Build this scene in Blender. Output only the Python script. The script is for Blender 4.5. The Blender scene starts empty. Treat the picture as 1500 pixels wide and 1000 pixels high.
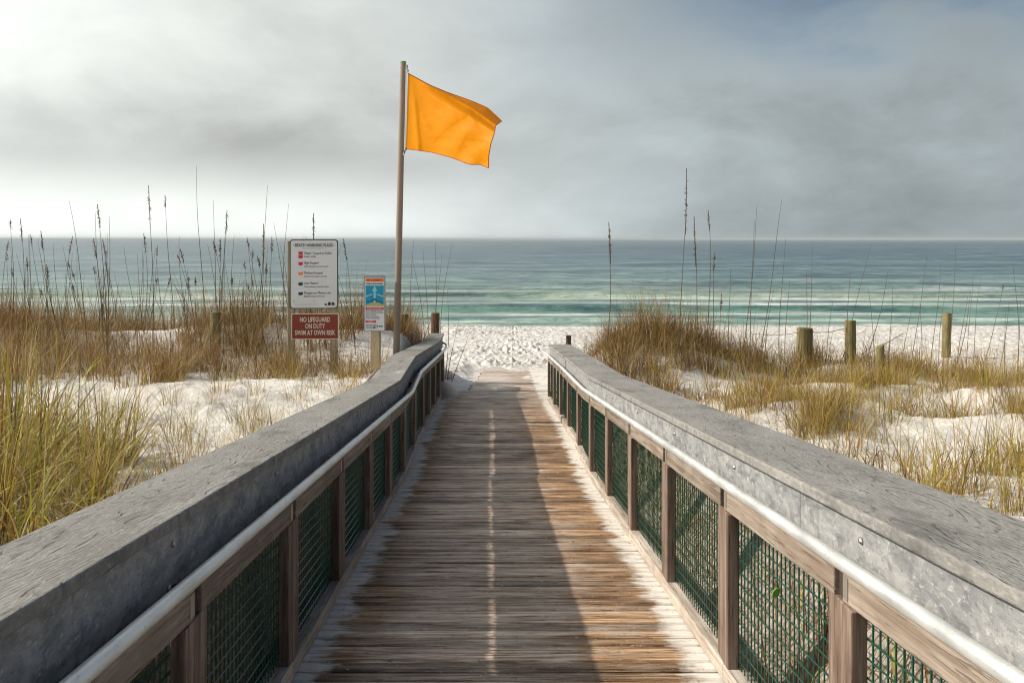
import bpy, bmesh, math, random
import numpy as np
from mathutils import Vector, Matrix
R = math.radians
rng = np.random.default_rng(7)
random.seed(7)
S = bpy.context.scene
COL = S.collection

# ------------------------------------------------------------------ camera
F = 1250.0                      # focal length in photograph pixels (30 mm on 36 mm)
cam = bpy.data.cameras.new('camera'); cam.lens = 30.0; cam.sensor_width = 36.0
cam.shift_y = -0.1; cam.clip_end = 60000.0; cam.clip_start = 0.05
co = bpy.data.objects.new('camera', cam); COL.objects.link(co)
co.rotation_euler = (R(90), 0, 0)
S.camera = co
S.cycles.filter_width = 1.1
S.cycles.use_denoising = True; S.cycles.denoising_prefilter = 'ACCURATE'
S.cycles.use_adaptive_sampling = False
S.cycles.max_bounces = 8; S.cycles.transparent_max_bounces = 8; S.cycles.sample_clamp_indirect = 4.0
def at(px, py, Y):              # world point seen at photo pixel (px,py) at distance Y
    return ((px-750)*Y/F, Y, (350-py)*Y/F)

# ------------------------------------------------------------------ noise
def vnoise(x, y, seed=0):
    xi = np.floor(x).astype(np.int64); yi = np.floor(y).astype(np.int64)
    fx = x-xi; fy = y-yi
    fx = fx*fx*(3-2*fx); fy = fy*fy*(3-2*fy)
    def h(a, b):
        n = (a*374761393 + b*668265263 + seed*974634777) & 0xffffffff
        n = ((n ^ (n >> 13))*1274126177) & 0xffffffff
        return ((n ^ (n >> 16)) & 0xffff)/65535.0
    return (h(xi, yi)*(1-fx)+h(xi+1, yi)*fx)*(1-fy)+(h(xi, yi+1)*(1-fx)+h(xi+1, yi+1)*fx)*fy
def fbm(x, y, seed=0, o=4):
    a = 0.5; s = 0
    for k in range(o):
        s = s+a*(vnoise(x, y, seed+k*17)-0.5); x = x*2.03+5.1; y = y*2.03+1.7; a *= 0.5
    return s
def smooth(a, b, x):
    t = np.clip((x-a)/(b-a), 0, 1); return t*t*(3-2*t)

# ------------------------------------------------------------------ profiles
SX = -0.0264                    # the walk heads slightly left of the view
def cx(y): return SX*y
def zdeck(y): return -1.51+np.interp(y, [-6, 8.8, 10.2, 16.2, 30], [0.614, -0.901, -0.901, -1.38, -1.45])
def zl(y): return np.interp(y, [-6, 8.65, 10.45, 15.6, 17.5], [0.614, -0.886, -0.886, -1.326, -1.318])
def zr(y): return np.interp(y, [-6, 9.0, 11.5, 15.2], [0.614, -0.922, -1.085, -1.355])

def terrain(x, y):
    x = np.asarray(x, float); y = np.asarray(y, float)
    s = x-cx(y)
    left = np.interp(y, [-60, 0, 4, 8, 12, 14, 16.5, 20, 26, 40, 46, 60, 90], [-1.0, -1.0, -1.36, -1.74, -1.84, -1.72, -1.85, -2.95, -3.32, -4.1, -4.7, -5.6, -6.5])
    right = np.interp(y, [-60, 0, 4, 8, 12, 14, 16.5, 20, 26, 40, 46, 60, 90], [-1.15, -1.15, -1.48, -1.8, -1.98, -2.08, -2.35, -2.95, -3.32, -4.1, -4.7, -5.6, -6.5])
    z = left*(1-smooth(-1, 1, s))+right*smooth(-1, 1, s)
    near = smooth(48, 16, y)
    z = z+near*(0.30*fbm(x*0.35, y*0.35, 3)+0.10*fbm(x*1.3, y*1.3, 9))
    def bump(px, py, sx, sy, h): return h*np.exp(-((x-px)/sx)**2-((y-py)/sy)**2)
    z = z+bump(2.1, 12.9, 1.5, 1.4, 0.50)+bump(5.0, 12.6, 1.0, 0.7, 0.22)+bump(3.0, 8.6, 0.8, 0.6, 0.16)+bump(4.6, 7.6, 0.9, 0.6, 0.18)+bump(3.9, 10.3, 0.9, 0.6, 0.22)+bump(6.0, 9.4, 1.0, 0.6, 0.18)
    z = z+bump(12.5, 20.5, 4.2, 1.6, 0.55)+bump(9.0, 17.8, 2.2, 1.2, 0.22)+bump(-8.5, 14.0, 2.2, 1.2, 0.34)+bump(-4.6, 14.4, 1.7, 1.1, 0.30)+bump(-2.3, 13.8, 0.9, 0.9, 0.18)+bump(-3.6, 9.8, 1.8, 1.0, 0.12)
    # trough the walk lies in
    dk = zdeck(y)
    bankl = 1-smooth(-1.45, -1.0, s); bankr = smooth(1.16, 1.75, s)
    m = np.maximum(bankl, bankr)
    edge = np.maximum(0, 1-smooth(0.0, 0.30, np.minimum(np.abs(s+0.98), np.abs(s-1.13))))
    inside = dk-0.10
    shade_rdg = dk+0.915+0.012*(vnoise(y*3.0, s*0, 5)-0.5)-0.85*np.maximum(0, s+1.31)-1.3*np.maximum(0, -1.31-s)  # left sand ridge, shaped to block the sun below the rail
    shade_rdg = inside+(shade_rdg-inside)*(1-smooth(-1.05, -0.97, s))*smooth(17, 15.5, y)
    endf = smooth(16.8, 22.0, y)
    trough = inside*(1-m)+z*m
    trough = np.where((s < -0.9) & (s > -1.9) & (y < 17), np.maximum(trough*(s<-1.31)+(s>=-1.31)*shade_rdg, shade_rdg), trough)
    beach = z
    z = trough*(1-endf)+beach*endf
    # sand blown over the left end of the deck
    z = z+bump(-1.35, 16.0, 0.55, 1.2, 0.34)*(1-smooth(-0.9,-0.3,s))*smooth(-1.12, -0.98, s)*smooth(13.0, 14.5, y)
    lm = smooth(16.1, 16.3, y)*smooth(20.3, 19.3, y)*smooth(-0.75, -0.35, s)*smooth(1.6, 1.3, s)
    tr = smooth(15.5, 20, y)*smooth(47, 38, y)
    n = vnoise(x*6.6, y*4.8, 31)+1.0*vnoise(x*13.5, y*9.2, 41)+0.5*vnoise(x*1.7, y*1.3, 45)
    z = z+tr*0.075*(np.abs(n-1.15)*1.7-0.35)*(0.45+0.8*vnoise(x*0.5, y*0.4, 46))
    lz = -2.905-0.018*(y-16.4)+0.075*(vnoise(x*2.6, y*1.6, 88)+0.5*vnoise(x*6, y*5, 89)-0.98)
    z = z*(1-lm)+np.minimum(z, lz)*lm
    fine = (1-lm)*(1-tr)*np.maximum(m, endf)*np.where((s > -1.55) & (s < 0) & (y < 17), 0.0, 1.0)
    z = z+fine*0.045*(vnoise(x*5, y*5, 51)-0.5+0.6*(vnoise(x*11, y*11, 61)-0.5))
    return z

# ------------------------------------------------------------------ object helpers
def link(o, parent=None):
    COL.objects.link(o)
    if parent is not None: o.parent = parent
    return o
def tag(o, label=None, cat=None, group=None, kind=None):
    for k, v in (('label', label), ('category', cat), ('group', group), ('kind', kind)):
        if v: o[k] = v
    return o
def empty(name, loc, label, cat, group=None, rz=0.0):
    o = bpy.data.objects.new(name, None); o.empty_display_size = 0.1
    o.location = loc; o.rotation_euler.z = rz; link(o)
    return tag(o, label, cat, group)
def np_mesh(name, V, Fq, mat=None, smooth_=False, mats=None, mi=None):
    V = np.asarray(V, np.float32).reshape(-1, 3); Fq = np.asarray(Fq, np.int32)
    k = Fq.shape[1]
    me = bpy.data.meshes.new(name)
    me.vertices.add(len(V)); me.vertices.foreach_set('co', V.ravel())
    me.loops.add(Fq.size); me.loops.foreach_set('vertex_index', Fq.ravel())
    me.polygons.add(len(Fq)); me.polygons.foreach_set('loop_start', np.arange(0, Fq.size, k, dtype=np.int32))
    if smooth_: me.polygons.foreach_set('use_smooth', np.ones(len(Fq), bool))
    for m in (mats or [mat]):
        if m: me.materials.append(m)
    if mi is not None: me.polygons.foreach_set('material_index', np.asarray(mi, np.int32))
    me.update(calc_edges=True); me.validate()
    return me
class MB:
    def __init__(s): s.v = []; s.f = []
    def add(s, vs, fs):
        b = len(s.v); s.v += [tuple(v) for v in vs]; s.f += [tuple(i+b for i in f) for f in fs]
    def box(s, x0, x1, y0, y1, z0, z1):
        s.add([(x0,y0,z0),(x1,y0,z0),(x1,y1,z0),(x0,y1,z0),(x0,y0,z1),(x1,y0,z1),(x1,y1,z1),(x0,y1,z1)],
              [(0,3,2,1),(4,5,6,7),(0,1,5,4),(1,2,6,5),(2,3,7,6),(3,0,4,7)])
    def loft(s, rings, close=True, cap=True):
        n = len(rings[0]); b = len(s.v)
        for r in rings: s.v += [tuple(p) for p in r]
        for k in range(len(rings)-1):
            for i in range(n if close else n-1):
                j = (i+1) % n
                s.f.append((b+k*n+i, b+k*n+j, b+(k+1)*n+j, b+(k+1)*n+i))
        if cap:
            s.f.append(tuple(b+i for i in reversed(range(n))))
            s.f.append(tuple(b+(len(rings)-1)*n+i for i in range(n)))
    def tube(s, pts, r, n=8, cap=True):
        pts = [Vector(p) for p in pts]; rings = []
        rr = r if hasattr(r, '__len__') else [r]*len(pts)
        for i, p in enumerate(pts):
            d = (pts[min(i+1, len(pts)-1)]-pts[max(i-1, 0)]).normalized()
            up = Vector((0, 0, 1)) if abs(d.z) < 0.95 else Vector((0, 1, 0))
            a = d.cross(up).normalized(); b = a.cross(d).normalized()
            rings.append([p+rr[i]*(math.cos(2*math.pi*k/n)*a+math.sin(2*math.pi*k/n)*b) for k in range(n)])
        s.loft(rings, True, cap)
    def mesh(s, name, mat, smooth_=False):
        me = bpy.data.meshes.new(name); me.from_pydata(s.v, [], s.f)
        bm = bmesh.new(); bm.from_mesh(me); bmesh.ops.recalc_face_normals(bm, faces=bm.faces); bm.to_mesh(me); bm.free()
        if smooth_:
            for p in me.polygons: p.use_smooth = True
        if mat: me.materials.append(mat)
        me.update(); return me
    def build(s, name, mat, parent=None, bevel=0, smooth_=False, loc=None, seg=2):
        o = bpy.data.objects.new(name, s.mesh(name, mat, smooth_))
        if loc: o.location = loc
        link(o, parent)
        if bevel:
            m = o.modifiers.new('bevel', 'BEVEL'); m.width = bevel; m.segments = seg; m.limit_method = 'ANGLE'; m.angle_limit = R(50)
        return o

# ------------------------------------------------------------------ materials
class Mat:
    def __init__(s, name):
        s.m = bpy.data.materials.new(name); s.m.use_nodes = True
        s.t = s.m.node_tree; s.t.nodes.clear()
        s.out = s.t.nodes.new('ShaderNodeOutputMaterial')
    def n(s, typ, props=None, **ins):
        nd = s.t.nodes.new('ShaderNode'+typ)
        for k, v in (props or {}).items(): setattr(nd, k, v)
        for k, v in ins.items(): s.set(nd, k, v)
        return nd
    def set(s, nd, k, v):
        if k.startswith('i') and k[1:].isdigit(): sock = nd.inputs[int(k[1:])]
        else: sock = nd.inputs[k.replace('_', ' ')]
        if hasattr(v, 'is_output') or isinstance(v, bpy.types.NodeSocket): s.t.links.new(v, sock)
        else: sock.default_value = v
    def obj(s, scale=(1, 1, 1), loc=(0, 0, 0), kind='Object', rot=(0, 0, 0)):
        c = s.n('TexCoord').outputs[kind]
        return s.n('Mapping', Vector=c, Scale=scale, Location=loc, Rotation=rot).outputs[0]
    def noise(s, vec, scale, detail=4, rough=0.55, dist=0.0):
        return s.n('TexNoise', Vector=vec, Scale=scale, Detail=detail, Roughness=rough, Distortion=dist).outputs['Fac']
    def ramp(s, fac, stops, interp='LINEAR'):
        r = s.n('ValToRGB'); s.set(r, 'Fac', fac); e = r.color_ramp; e.interpolation = interp
        while len(e.elements) < len(stops): e.elements.new(0.5)
        for el, (p, c) in zip(e.elements, stops):
            el.position = p; el.color = (c if hasattr(c, '__len__') else (c, c, c))[:3]+(1,) if hasattr(c, '__len__') else (c, c, c, 1)
        return r.outputs['Color']
    def mix(s, fac, a, b, mode='MIX'):
        m = s.n('Mix', {'data_type': 'RGBA', 'blend_type': mode})
        for i, v in ((0, fac), (6, a), (7, b)):
            if isinstance(v, bpy.types.NodeSocket): s.t.links.new(v, m.inputs[i])
            else: m.inputs[i].default_value = v if i == 0 else tuple(v)[:3]+(1,)
        return m.outputs[2]
    def math(s, op, a, b=0.0, c=None, clamp=False):
        m = s.n('Math', {'operation': op, 'use_clamp': clamp})
        for i, v in ((0, a), (1, b), (2, c)):
            if v is None: continue
            if isinstance(v, bpy.types.NodeSocket): s.t.links.new(v, m.inputs[i])
            else: m.inputs[i].default_value = v
        return m.outputs[0]
    def sstep(s, x, a, b):
        r = s.n('MapRange', {'interpolation_type': 'SMOOTHSTEP'}, Value=x)
        r.inputs['From Min'].default_value = a; r.inputs['From Max'].default_value = b
        return r.outputs[0]
    def bump(s, h, strength=0.5, dist=0.01, normal=None):
        b = s.n('Bump', Height=h, Strength=strength, Distance=dist)
        if normal is not None: s.set(b, 'Normal', normal)
        return b.outputs[0]
    def bsdf(s, col, rough=0.7, normal=None, spec=0.3, metal=0.0):
        p = s.n('BsdfPrincipled', Base_Color=col if isinstance(col, bpy.types.NodeSocket) else tuple(col)[:3]+(1,), Roughness=rough, Metallic=metal)
        p.inputs['Specular IOR Level'].default_value = spec
        if normal is not None: s.set(p, 'Normal', normal)
        return p
    def done(s, sh):
        s.t.links.new(sh.outputs[0] if hasattr(sh, 'outputs') else sh, s.out.inputs['Surface']); return s.m

def plain(name, col, rough=0.6, metal=0.0, var=0.25, scale=12.0, spec=0.3):
    m = Mat(name); n = m.noise(m.obj(), scale, 5)
    c = m.mix(m.math('MULTIPLY', n, var*2), col, tuple(v*0.45 for v in col))
    return m.done(m.bsdf(c, rough, m.bump(n, 0.15, 0.004), spec, metal))

def mat_grey_board(name, vertical):
    m = Mat(name)
    if vertical:
        big = m.noise(m.obj((1, 0.5, 1.0)), 9, 6, 0.62, 0.9)
        sp = m.noise(m.obj((1, 0.5, 0.9)), 60, 4, 0.75)
        mot = m.noise(m.obj((1, 0.45, 0.9)), 24, 3, 0.6, 0.8)
        stain = m.noise(m.obj((1, 7, 0.5)), 3.2, 4, 0.6)
        c = m.ramp(big, [(0.30, (0.165, 0.168, 0.174)), (0.48, (0.25, 0.254, 0.26)), (0.68, (0.35, 0.352, 0.35))])
        c = m.mix(m.ramp(mot, [(0.54, 0.0), (0.60, 0.55)]), c, (0.38, 0.375, 0.36))
        c = m.mix(m.ramp(mot, [(0.36, 0.55), (0.43, 0.0)]), c, (0.15, 0.15, 0.155))
        c = m.mix(m.ramp(sp, [(0.57, 0.0), (0.68, 0.75)]), c, (0.50, 0.49, 0.47))
        c = m.mix(m.ramp(sp, [(0.32, 0.6), (0.42, 0.0)]), c, (0.11, 0.11, 0.115))
        c = m.mix(m.ramp(stain, [(0.58, 0.0), (0.72, 0.4)]), c, (0.13, 0.13, 0.132))
        h = m.math('ADD', sp, m.math('MULTIPLY', mot, 0.8))
        nm = m.bump(h, 0.5, 0.006)
    else:
        wob = m.noise(m.obj((2.2, 0.42, 0.0)), 1.6, 2, 0.45)
        q = m.n('SeparateXYZ', Vector=m.n('TexCoord').outputs['Object'])
        # figured grain: contour lines of a smooth field, swirling round knots
        lines = m.math('FRACT', m.math('ADD', m.math('MULTIPLY', wob, 30.0), m.math('MULTIPLY', q.outputs[0], 16.0)))
        crack = m.ramp(lines, [(0.0, 1.0), (0.16, 0.55), (0.30, 0.0), (0.9, 0.0), (1.0, 1.0)])
        brk = m.ramp(m.noise(m.obj((14, 4, 1)), 3.0, 4, 0.65), [(0.44, 0.0), (0.60, 1.0)])
        crack = m.math('MULTIPLY', crack, brk)
        fine = m.noise(m.obj((110, 34, 60)), 1.0, 6, 0.72, 0.4)
        fl = m.noise(m.obj((40, 8, 30), (3, 1, 0)), 1.0, 4, 0.7, 0.8)
        big = m.noise(m.obj((3, 1.0, 1)), 1.7, 5, 0.6)
        c = m.ramp(big, [(0.3, (0.215, 0.208, 0.196)), (0.55, (0.275, 0.266, 0.25)), (0.75, (0.335, 0.325, 0.305))])
        c = m.mix(m.ramp(fine, [(0.53, 0.0), (0.68, 0.6)]), c, (0.46, 0.45, 0.43))
        c = m.mix(m.ramp(fine, [(0.34, 0.6), (0.46, 0.0)]), c, (0.13, 0.128, 0.123))
        st_ = m.noise(m.obj((3.5, 1.3, 4), (9, 4, 0)), 1.6, 6, 0.68)
        c = m.mix(m.ramp(st_, [(0.34, 0.6), (0.46, 0.0)]), c, (0.11, 0.108, 0.102))
        c = m.mix(m.ramp(fl, [(0.56, 0.0), (0.68, 0.22)]), c, (0.40, 0.395, 0.38))
        c = m.mix(m.math('MULTIPLY', crack, 0.48), c, (0.07, 0.07, 0.07))
        sc = m.ramp(m.noise(m.obj((2.4, 1.0, 1), (3.1, 1.7, 0)), 1.25, 2, 0.5), [(0.66, 0.0), (0.78, 0.8)])
        c = m.mix(m.math('MULTIPLY', sc, m.ramp(fine, [(0.4, 0.0), (0.6, 1.0)])), c, (0.62, 0.61, 0.59))
        h = m.math('SUBTRACT', m.math('ADD', fine, m.math('MULTIPLY', fl, 0.6)), m.math('MULTIPLY', crack, 0.8))
        nm = m.bump(h, 0.8, 0.006)
    return m.done(m.bsdf(c, 0.9, nm, 0.08))

def mat_wood(name, cols, axis='Z', grain=34.0, rough=0.8):
    m = Mat(name)
    sc = {'Z': (1, 1, 0.045), 'Y': (1, 0.045, 1), 'X': (0.045, 1, 1)}[axis]
    rnd = m.n('ObjectInfo').outputs['Random']
    off = m.n('CombineXYZ', X=m.math('MULTIPLY', rnd, 7.0), Y=m.math('MULTIPLY', rnd, 11.0), Z=m.math('MULTIPLY', rnd, 5.0)).outputs[0]
    base = m.obj(sc)
    if axis == 'Y':
        q = m.n('SeparateXYZ', Vector=m.n('TexCoord').outputs['Object'])
        base = m.n('CombineXYZ', X=m.math('ADD', q.outputs[0], m.math('MULTIPLY', q.outputs[1], -SX)), Y=m.math('MULTIPLY', q.outputs[1], 0.045), Z=m.math('ADD', q.outputs[2], m.math('MULTIPLY', q.outputs[1], 0.1024))).outputs[0]
    vec = m.n('VectorMath', {'operation': 'ADD'}, i0=base, i1=off).outputs[0]
    g = m.noise(vec, grain, 6, 0.65, 0.4)
    gf = m.noise(vec, grain*3.3, 3, 0.6)
    big = m.noise(m.obj((1, 1, 1)), 4.0, 4, 0.6)
    c = m.ramp(g, [(0.3, cols[0]), (0.5, cols[1]), (0.7, cols[2])])
    c = m.mix(m.math('MULTIPLY', m.ramp(big, [(0.45, 0.0), (0.7, 1.0)]), 0.5), c, cols[0])
    dark = m.ramp(gf, [(0.33, 1.0), (0.42, 0.0)])
    c = m.mix(m.math('MULTIPLY', dark, 0.55), c, tuple(v*0.3 for v in cols[0]))
    hsv = m.n('HueSaturation', Color=c); m.set(hsv, 'Value', m.math('ADD', m.math('MULTIPLY', rnd, 0.35), 0.82))
    nm = m.bump(m.math('SUBTRACT', g, m.math('MULTIPLY', dark, 0.6)), 0.6, 0.004)
    return m.done(m.bsdf(hsv.outputs[0], rough, nm, 0.2))

def mat_deck():
    m = Mat('deck_wood')
    rnd = m.n('NewGeometry').outputs['Random Per Island']
    off = m.n('CombineXYZ', X=m.math('MULTIPLY', rnd, 31.0), Y=0.0, Z=m.math('MULTIPLY', rnd, 17.0)).outputs[0]
    vec = m.n('VectorMath', {'operation': 'ADD'}, i0=m.obj((0.05, 1, 1)), i1=off).outputs[0]
    g = m.noise(vec, 58, 5, 0.66, 0.0)
    gf = m.noise(vec, 150, 3, 0.6)
    v2 = m.n('VectorMath', {'operation': 'ADD'}, i0=m.obj((0.5, 1, 1)), i1=off).outputs[0]
    lng = m.noise(v2, 3.0, 4, 0.6)
    c = m.ramp(g, [(0.30, (0.09, 0.056, 0.038)), (0.43, (0.24, 0.168, 0.122)), (0.54, (0.40, 0.305, 0.24)), (0.70, (0.66, 0.555, 0.47))])
    # worn, paler centre; browner towards the edges
    xyz = m.n('SeparateXYZ', Vector=m.n('TexCoord').outputs['Object'])
    s = m.math('ADD', xyz.outputs['X'], m.math('MULTIPLY', xyz.outputs['Y'], -SX))
    patch = m.noise(m.obj((0.6, 0.5, 1)), 1.5, 3, 0.55)
    rr = m.math('ADD', s, m.math('MULTIPLY', m.math('SUBTRACT', patch, 0.5), 0.75))
    rr = m.math('ADD', rr, m.math('MULTIPLY', m.math('SUBTRACT', lng, 0.5), 0.7))
    warm = m.math('MAXIMUM', m.sstep(rr, 0.36, 0.62), m.sstep(m.math('MULTIPLY', rr, -1.0), 0.42, 0.66))
    cw = m.ramp(g, [(0.33, (0.05, 0.023, 0.008)), (0.45, (0.17, 0.082, 0.030)), (0.57, (0.33, 0.185, 0.078)), (0.72, (0.60, 0.42, 0.24))])
    c = m.mix(m.math('MULTIPLY', warm, 0.75), c, cw)
    val = m.n('HueSaturation', Color=c); m.set(val, 'Value', m.math('ADD', 0.50, m.math('MULTIPLY', m.math('ADD', m.math('MULTIPLY', rnd, 2.3), m.math('MULTIPLY', lng, 0.7)), 0.42)))
    c = val.outputs[0]
    wr = m.noise(m.obj((0.55, 1.3, 1), (5, 2, 0)), 2.4, 5, 0.62)
    c = m.mix(m.ramp(wr, [(0.54, 0.0), (0.68, 0.5)]), c, (0.52, 0.455, 0.40))
    c = m.mix(m.ramp(wr, [(0.33, 0.55), (0.45, 0.0)]), c, (0.07, 0.044, 0.03))
    dark = m.ramp(gf, [(0.32, 1.0), (0.40, 0.0)])
    c = m.mix(m.math('MULTIPLY', dark, 0.6), c, (0.03, 0.022, 0.018))
    # white sand lodged along both edges and in streaks
    nz = m.noise(m.obj((0.9, 1.7, 1)), 3.5, 5, 0.65)
    nz2 = m.noise(vec, 30, 4, 0.6)
    jit = m.math('ADD', m.math('MULTIPLY', m.math('SUBTRACT', nz, 0.5), 0.85), m.math('MULTIPLY', m.math('SUBTRACT', nz2, 0.5), 0.30))
    er = m.sstep(m.math('ADD', s, m.math('MULTIPLY', jit, 0.42)), 0.84, 0.93)
    el = m.sstep(m.math('ADD', m.math('MULTIPLY', s, -1.0), m.math('MULTIPLY', jit, 0.6)), 0.68, 0.78)
    far = m.sstep(m.math('ADD', xyz.outputs['Y'], m.math('MULTIPLY', m.math('SUBTRACT', m.noise(m.obj((0.35, 1.2, 1)), 2.0, 5, 0.7), 0.5), 9.0)), 11.0, 16.6)
    sand = m.math('MAXIMUM', m.math('MAXIMUM', er, el), m.math('MULTIPLY', far, m.ramp(nz2, [(0.44, 0.0), (0.60, 0.85)])))
    fleck = m.ramp(m.noise(m.obj((0.5, 1, 1)), 95, 2, 0.5), [(0.66, 0.0), (0.73, 0.6)])
    sand = m.math('MAXIMUM', sand, fleck)
    c = m.mix(m.math('MULTIPLY', sand, 0.92), c, (0.74, 0.70, 0.65))
    c = m.mix(m.math('MULTIPLY', m.ramp(m.noise(m.obj((1, 1, 1)), 30, 2, 0.5), [(0.30, 0.7), (0.36, 0.0)]), 0.5), c, (0.05, 0.035, 0.025))
    rough = m.ramp(m.noise(m.obj((0.6, 1, 1)), 5, 4), [(0.35, 0.42), (0.65, 0.8)])
    nm = m.bump(m.math('SUBTRACT', g, m.math('MULTIPLY', dark, 0.7)), 0.75, 0.006)
    return m.done(m.bsdf(c, rough, nm, 0.3))

def mat_sand():
    m = Mat('white_sand')
    o = m.obj()
    a = m.noise(o, 0.6, 5, 0.6); b = m.noise(o, 9, 5, 0.65); c3 = m.noise(o, 120, 2, 0.6)
    c = m.ramp(a, [(0.35, (0.66, 0.62, 0.575)), (0.65, (0.78, 0.755, 0.72))])
    c = m.mix(m.ramp(b, [(0.55, 0.0), (0.72, 0.35)]), c, (0.55, 0.50, 0.45))
    tro = m.math('MULTIPLY', m.sstep(m.n('SeparateXYZ', Vector=m.n('TexCoord').outputs['Object']).outputs['Y'], 15.5, 19.0), m.ramp(m.noise(m.obj((1, 0.8, 1)), 7.5, 4, 0.7), [(0.42, 0.65), (0.55, 0.0)]))
    c = m.mix(tro, c, (0.40, 0.375, 0.36))
    deb = m.ramp(m.noise(o, 38, 3, 0.7), [(0.66, 0.0), (0.72, 0.6)])
    c = m.mix(deb, c, (0.28, 0.21, 0.15))
    xyz = m.n('SeparateXYZ', Vector=m.n('TexCoord').outputs['Object'])
    wet = m.sstep(m.math('ADD', xyz.outputs['Y'], m.math('MULTIPLY', m.math('SUBTRACT', m.noise(m.obj((0.3, 1, 1)), 0.8, 3), 0.5), 3.0)), 39.3, 40.6)
    c = m.mix(wet, c, (0.36, 0.34, 0.31))
    sx = m.math('ADD', xyz.outputs['X'], m.math('MULTIPLY', xyz.outputs['Y'], -SX))
    lit = m.math('MULTIPLY', m.math('MULTIPLY', m.sstep(sx, -1.42, -1.30), m.sstep(sx, -0.2, -0.9)), m.sstep(xyz.outputs['Y'], 16.4, 15.0))  # shade behind the left mesh, painted into the sand as dark brown
    litr = m.math('MULTIPLY', m.math('MULTIPLY', m.sstep(sx, 2.3, 1.5), m.sstep(sx, 0.3, 1.0)), m.sstep(xyz.outputs['Y'], 16.4, 15.0))  # litter on the right bank, also darkened to soften shadow contrast
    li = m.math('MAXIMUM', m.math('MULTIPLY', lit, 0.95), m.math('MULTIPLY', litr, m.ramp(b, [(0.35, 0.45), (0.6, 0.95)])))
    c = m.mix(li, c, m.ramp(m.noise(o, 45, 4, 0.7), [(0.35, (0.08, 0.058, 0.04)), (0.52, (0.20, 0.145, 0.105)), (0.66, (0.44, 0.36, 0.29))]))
    mid = m.noise(o, 26, 4, 0.7)
    h = m.math('ADD', m.math('ADD', m.math('MULTIPLY', b, 1.0), m.math('MULTIPLY', mid, 0.5)), m.math('MULTIPLY', c3, 0.15))
    nm = m.bump(h, 0.9, 0.05)
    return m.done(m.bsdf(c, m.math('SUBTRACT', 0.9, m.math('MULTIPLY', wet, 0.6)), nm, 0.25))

def mat_grass(name, stops, trans=0.22):
    m = Mat(name)
    rnd = m.n('NewGeometry').outputs['Random Per Island']
    c = m.ramp(rnd, stops)
    orn = m.n('ObjectInfo').outputs['Random']
    hs = m.n('HueSaturation', Color=c); m.set(hs, 'Value', m.math('ADD', 0.8, m.math('MULTIPLY', orn, 0.4)))
    c = hs.outputs[0]
    p = m.bsdf(c, 0.55, None, 0.25)
    t = m.n('BsdfTranslucent', Color=c)
    mx = m.n('MixShader'); mx.inputs[0].default_value = trans
    m.t.links.new(p.outputs[0], mx.inputs[1]); m.t.links.new(t.outputs[0], mx.inputs[2])
    return m.done(mx)

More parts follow.
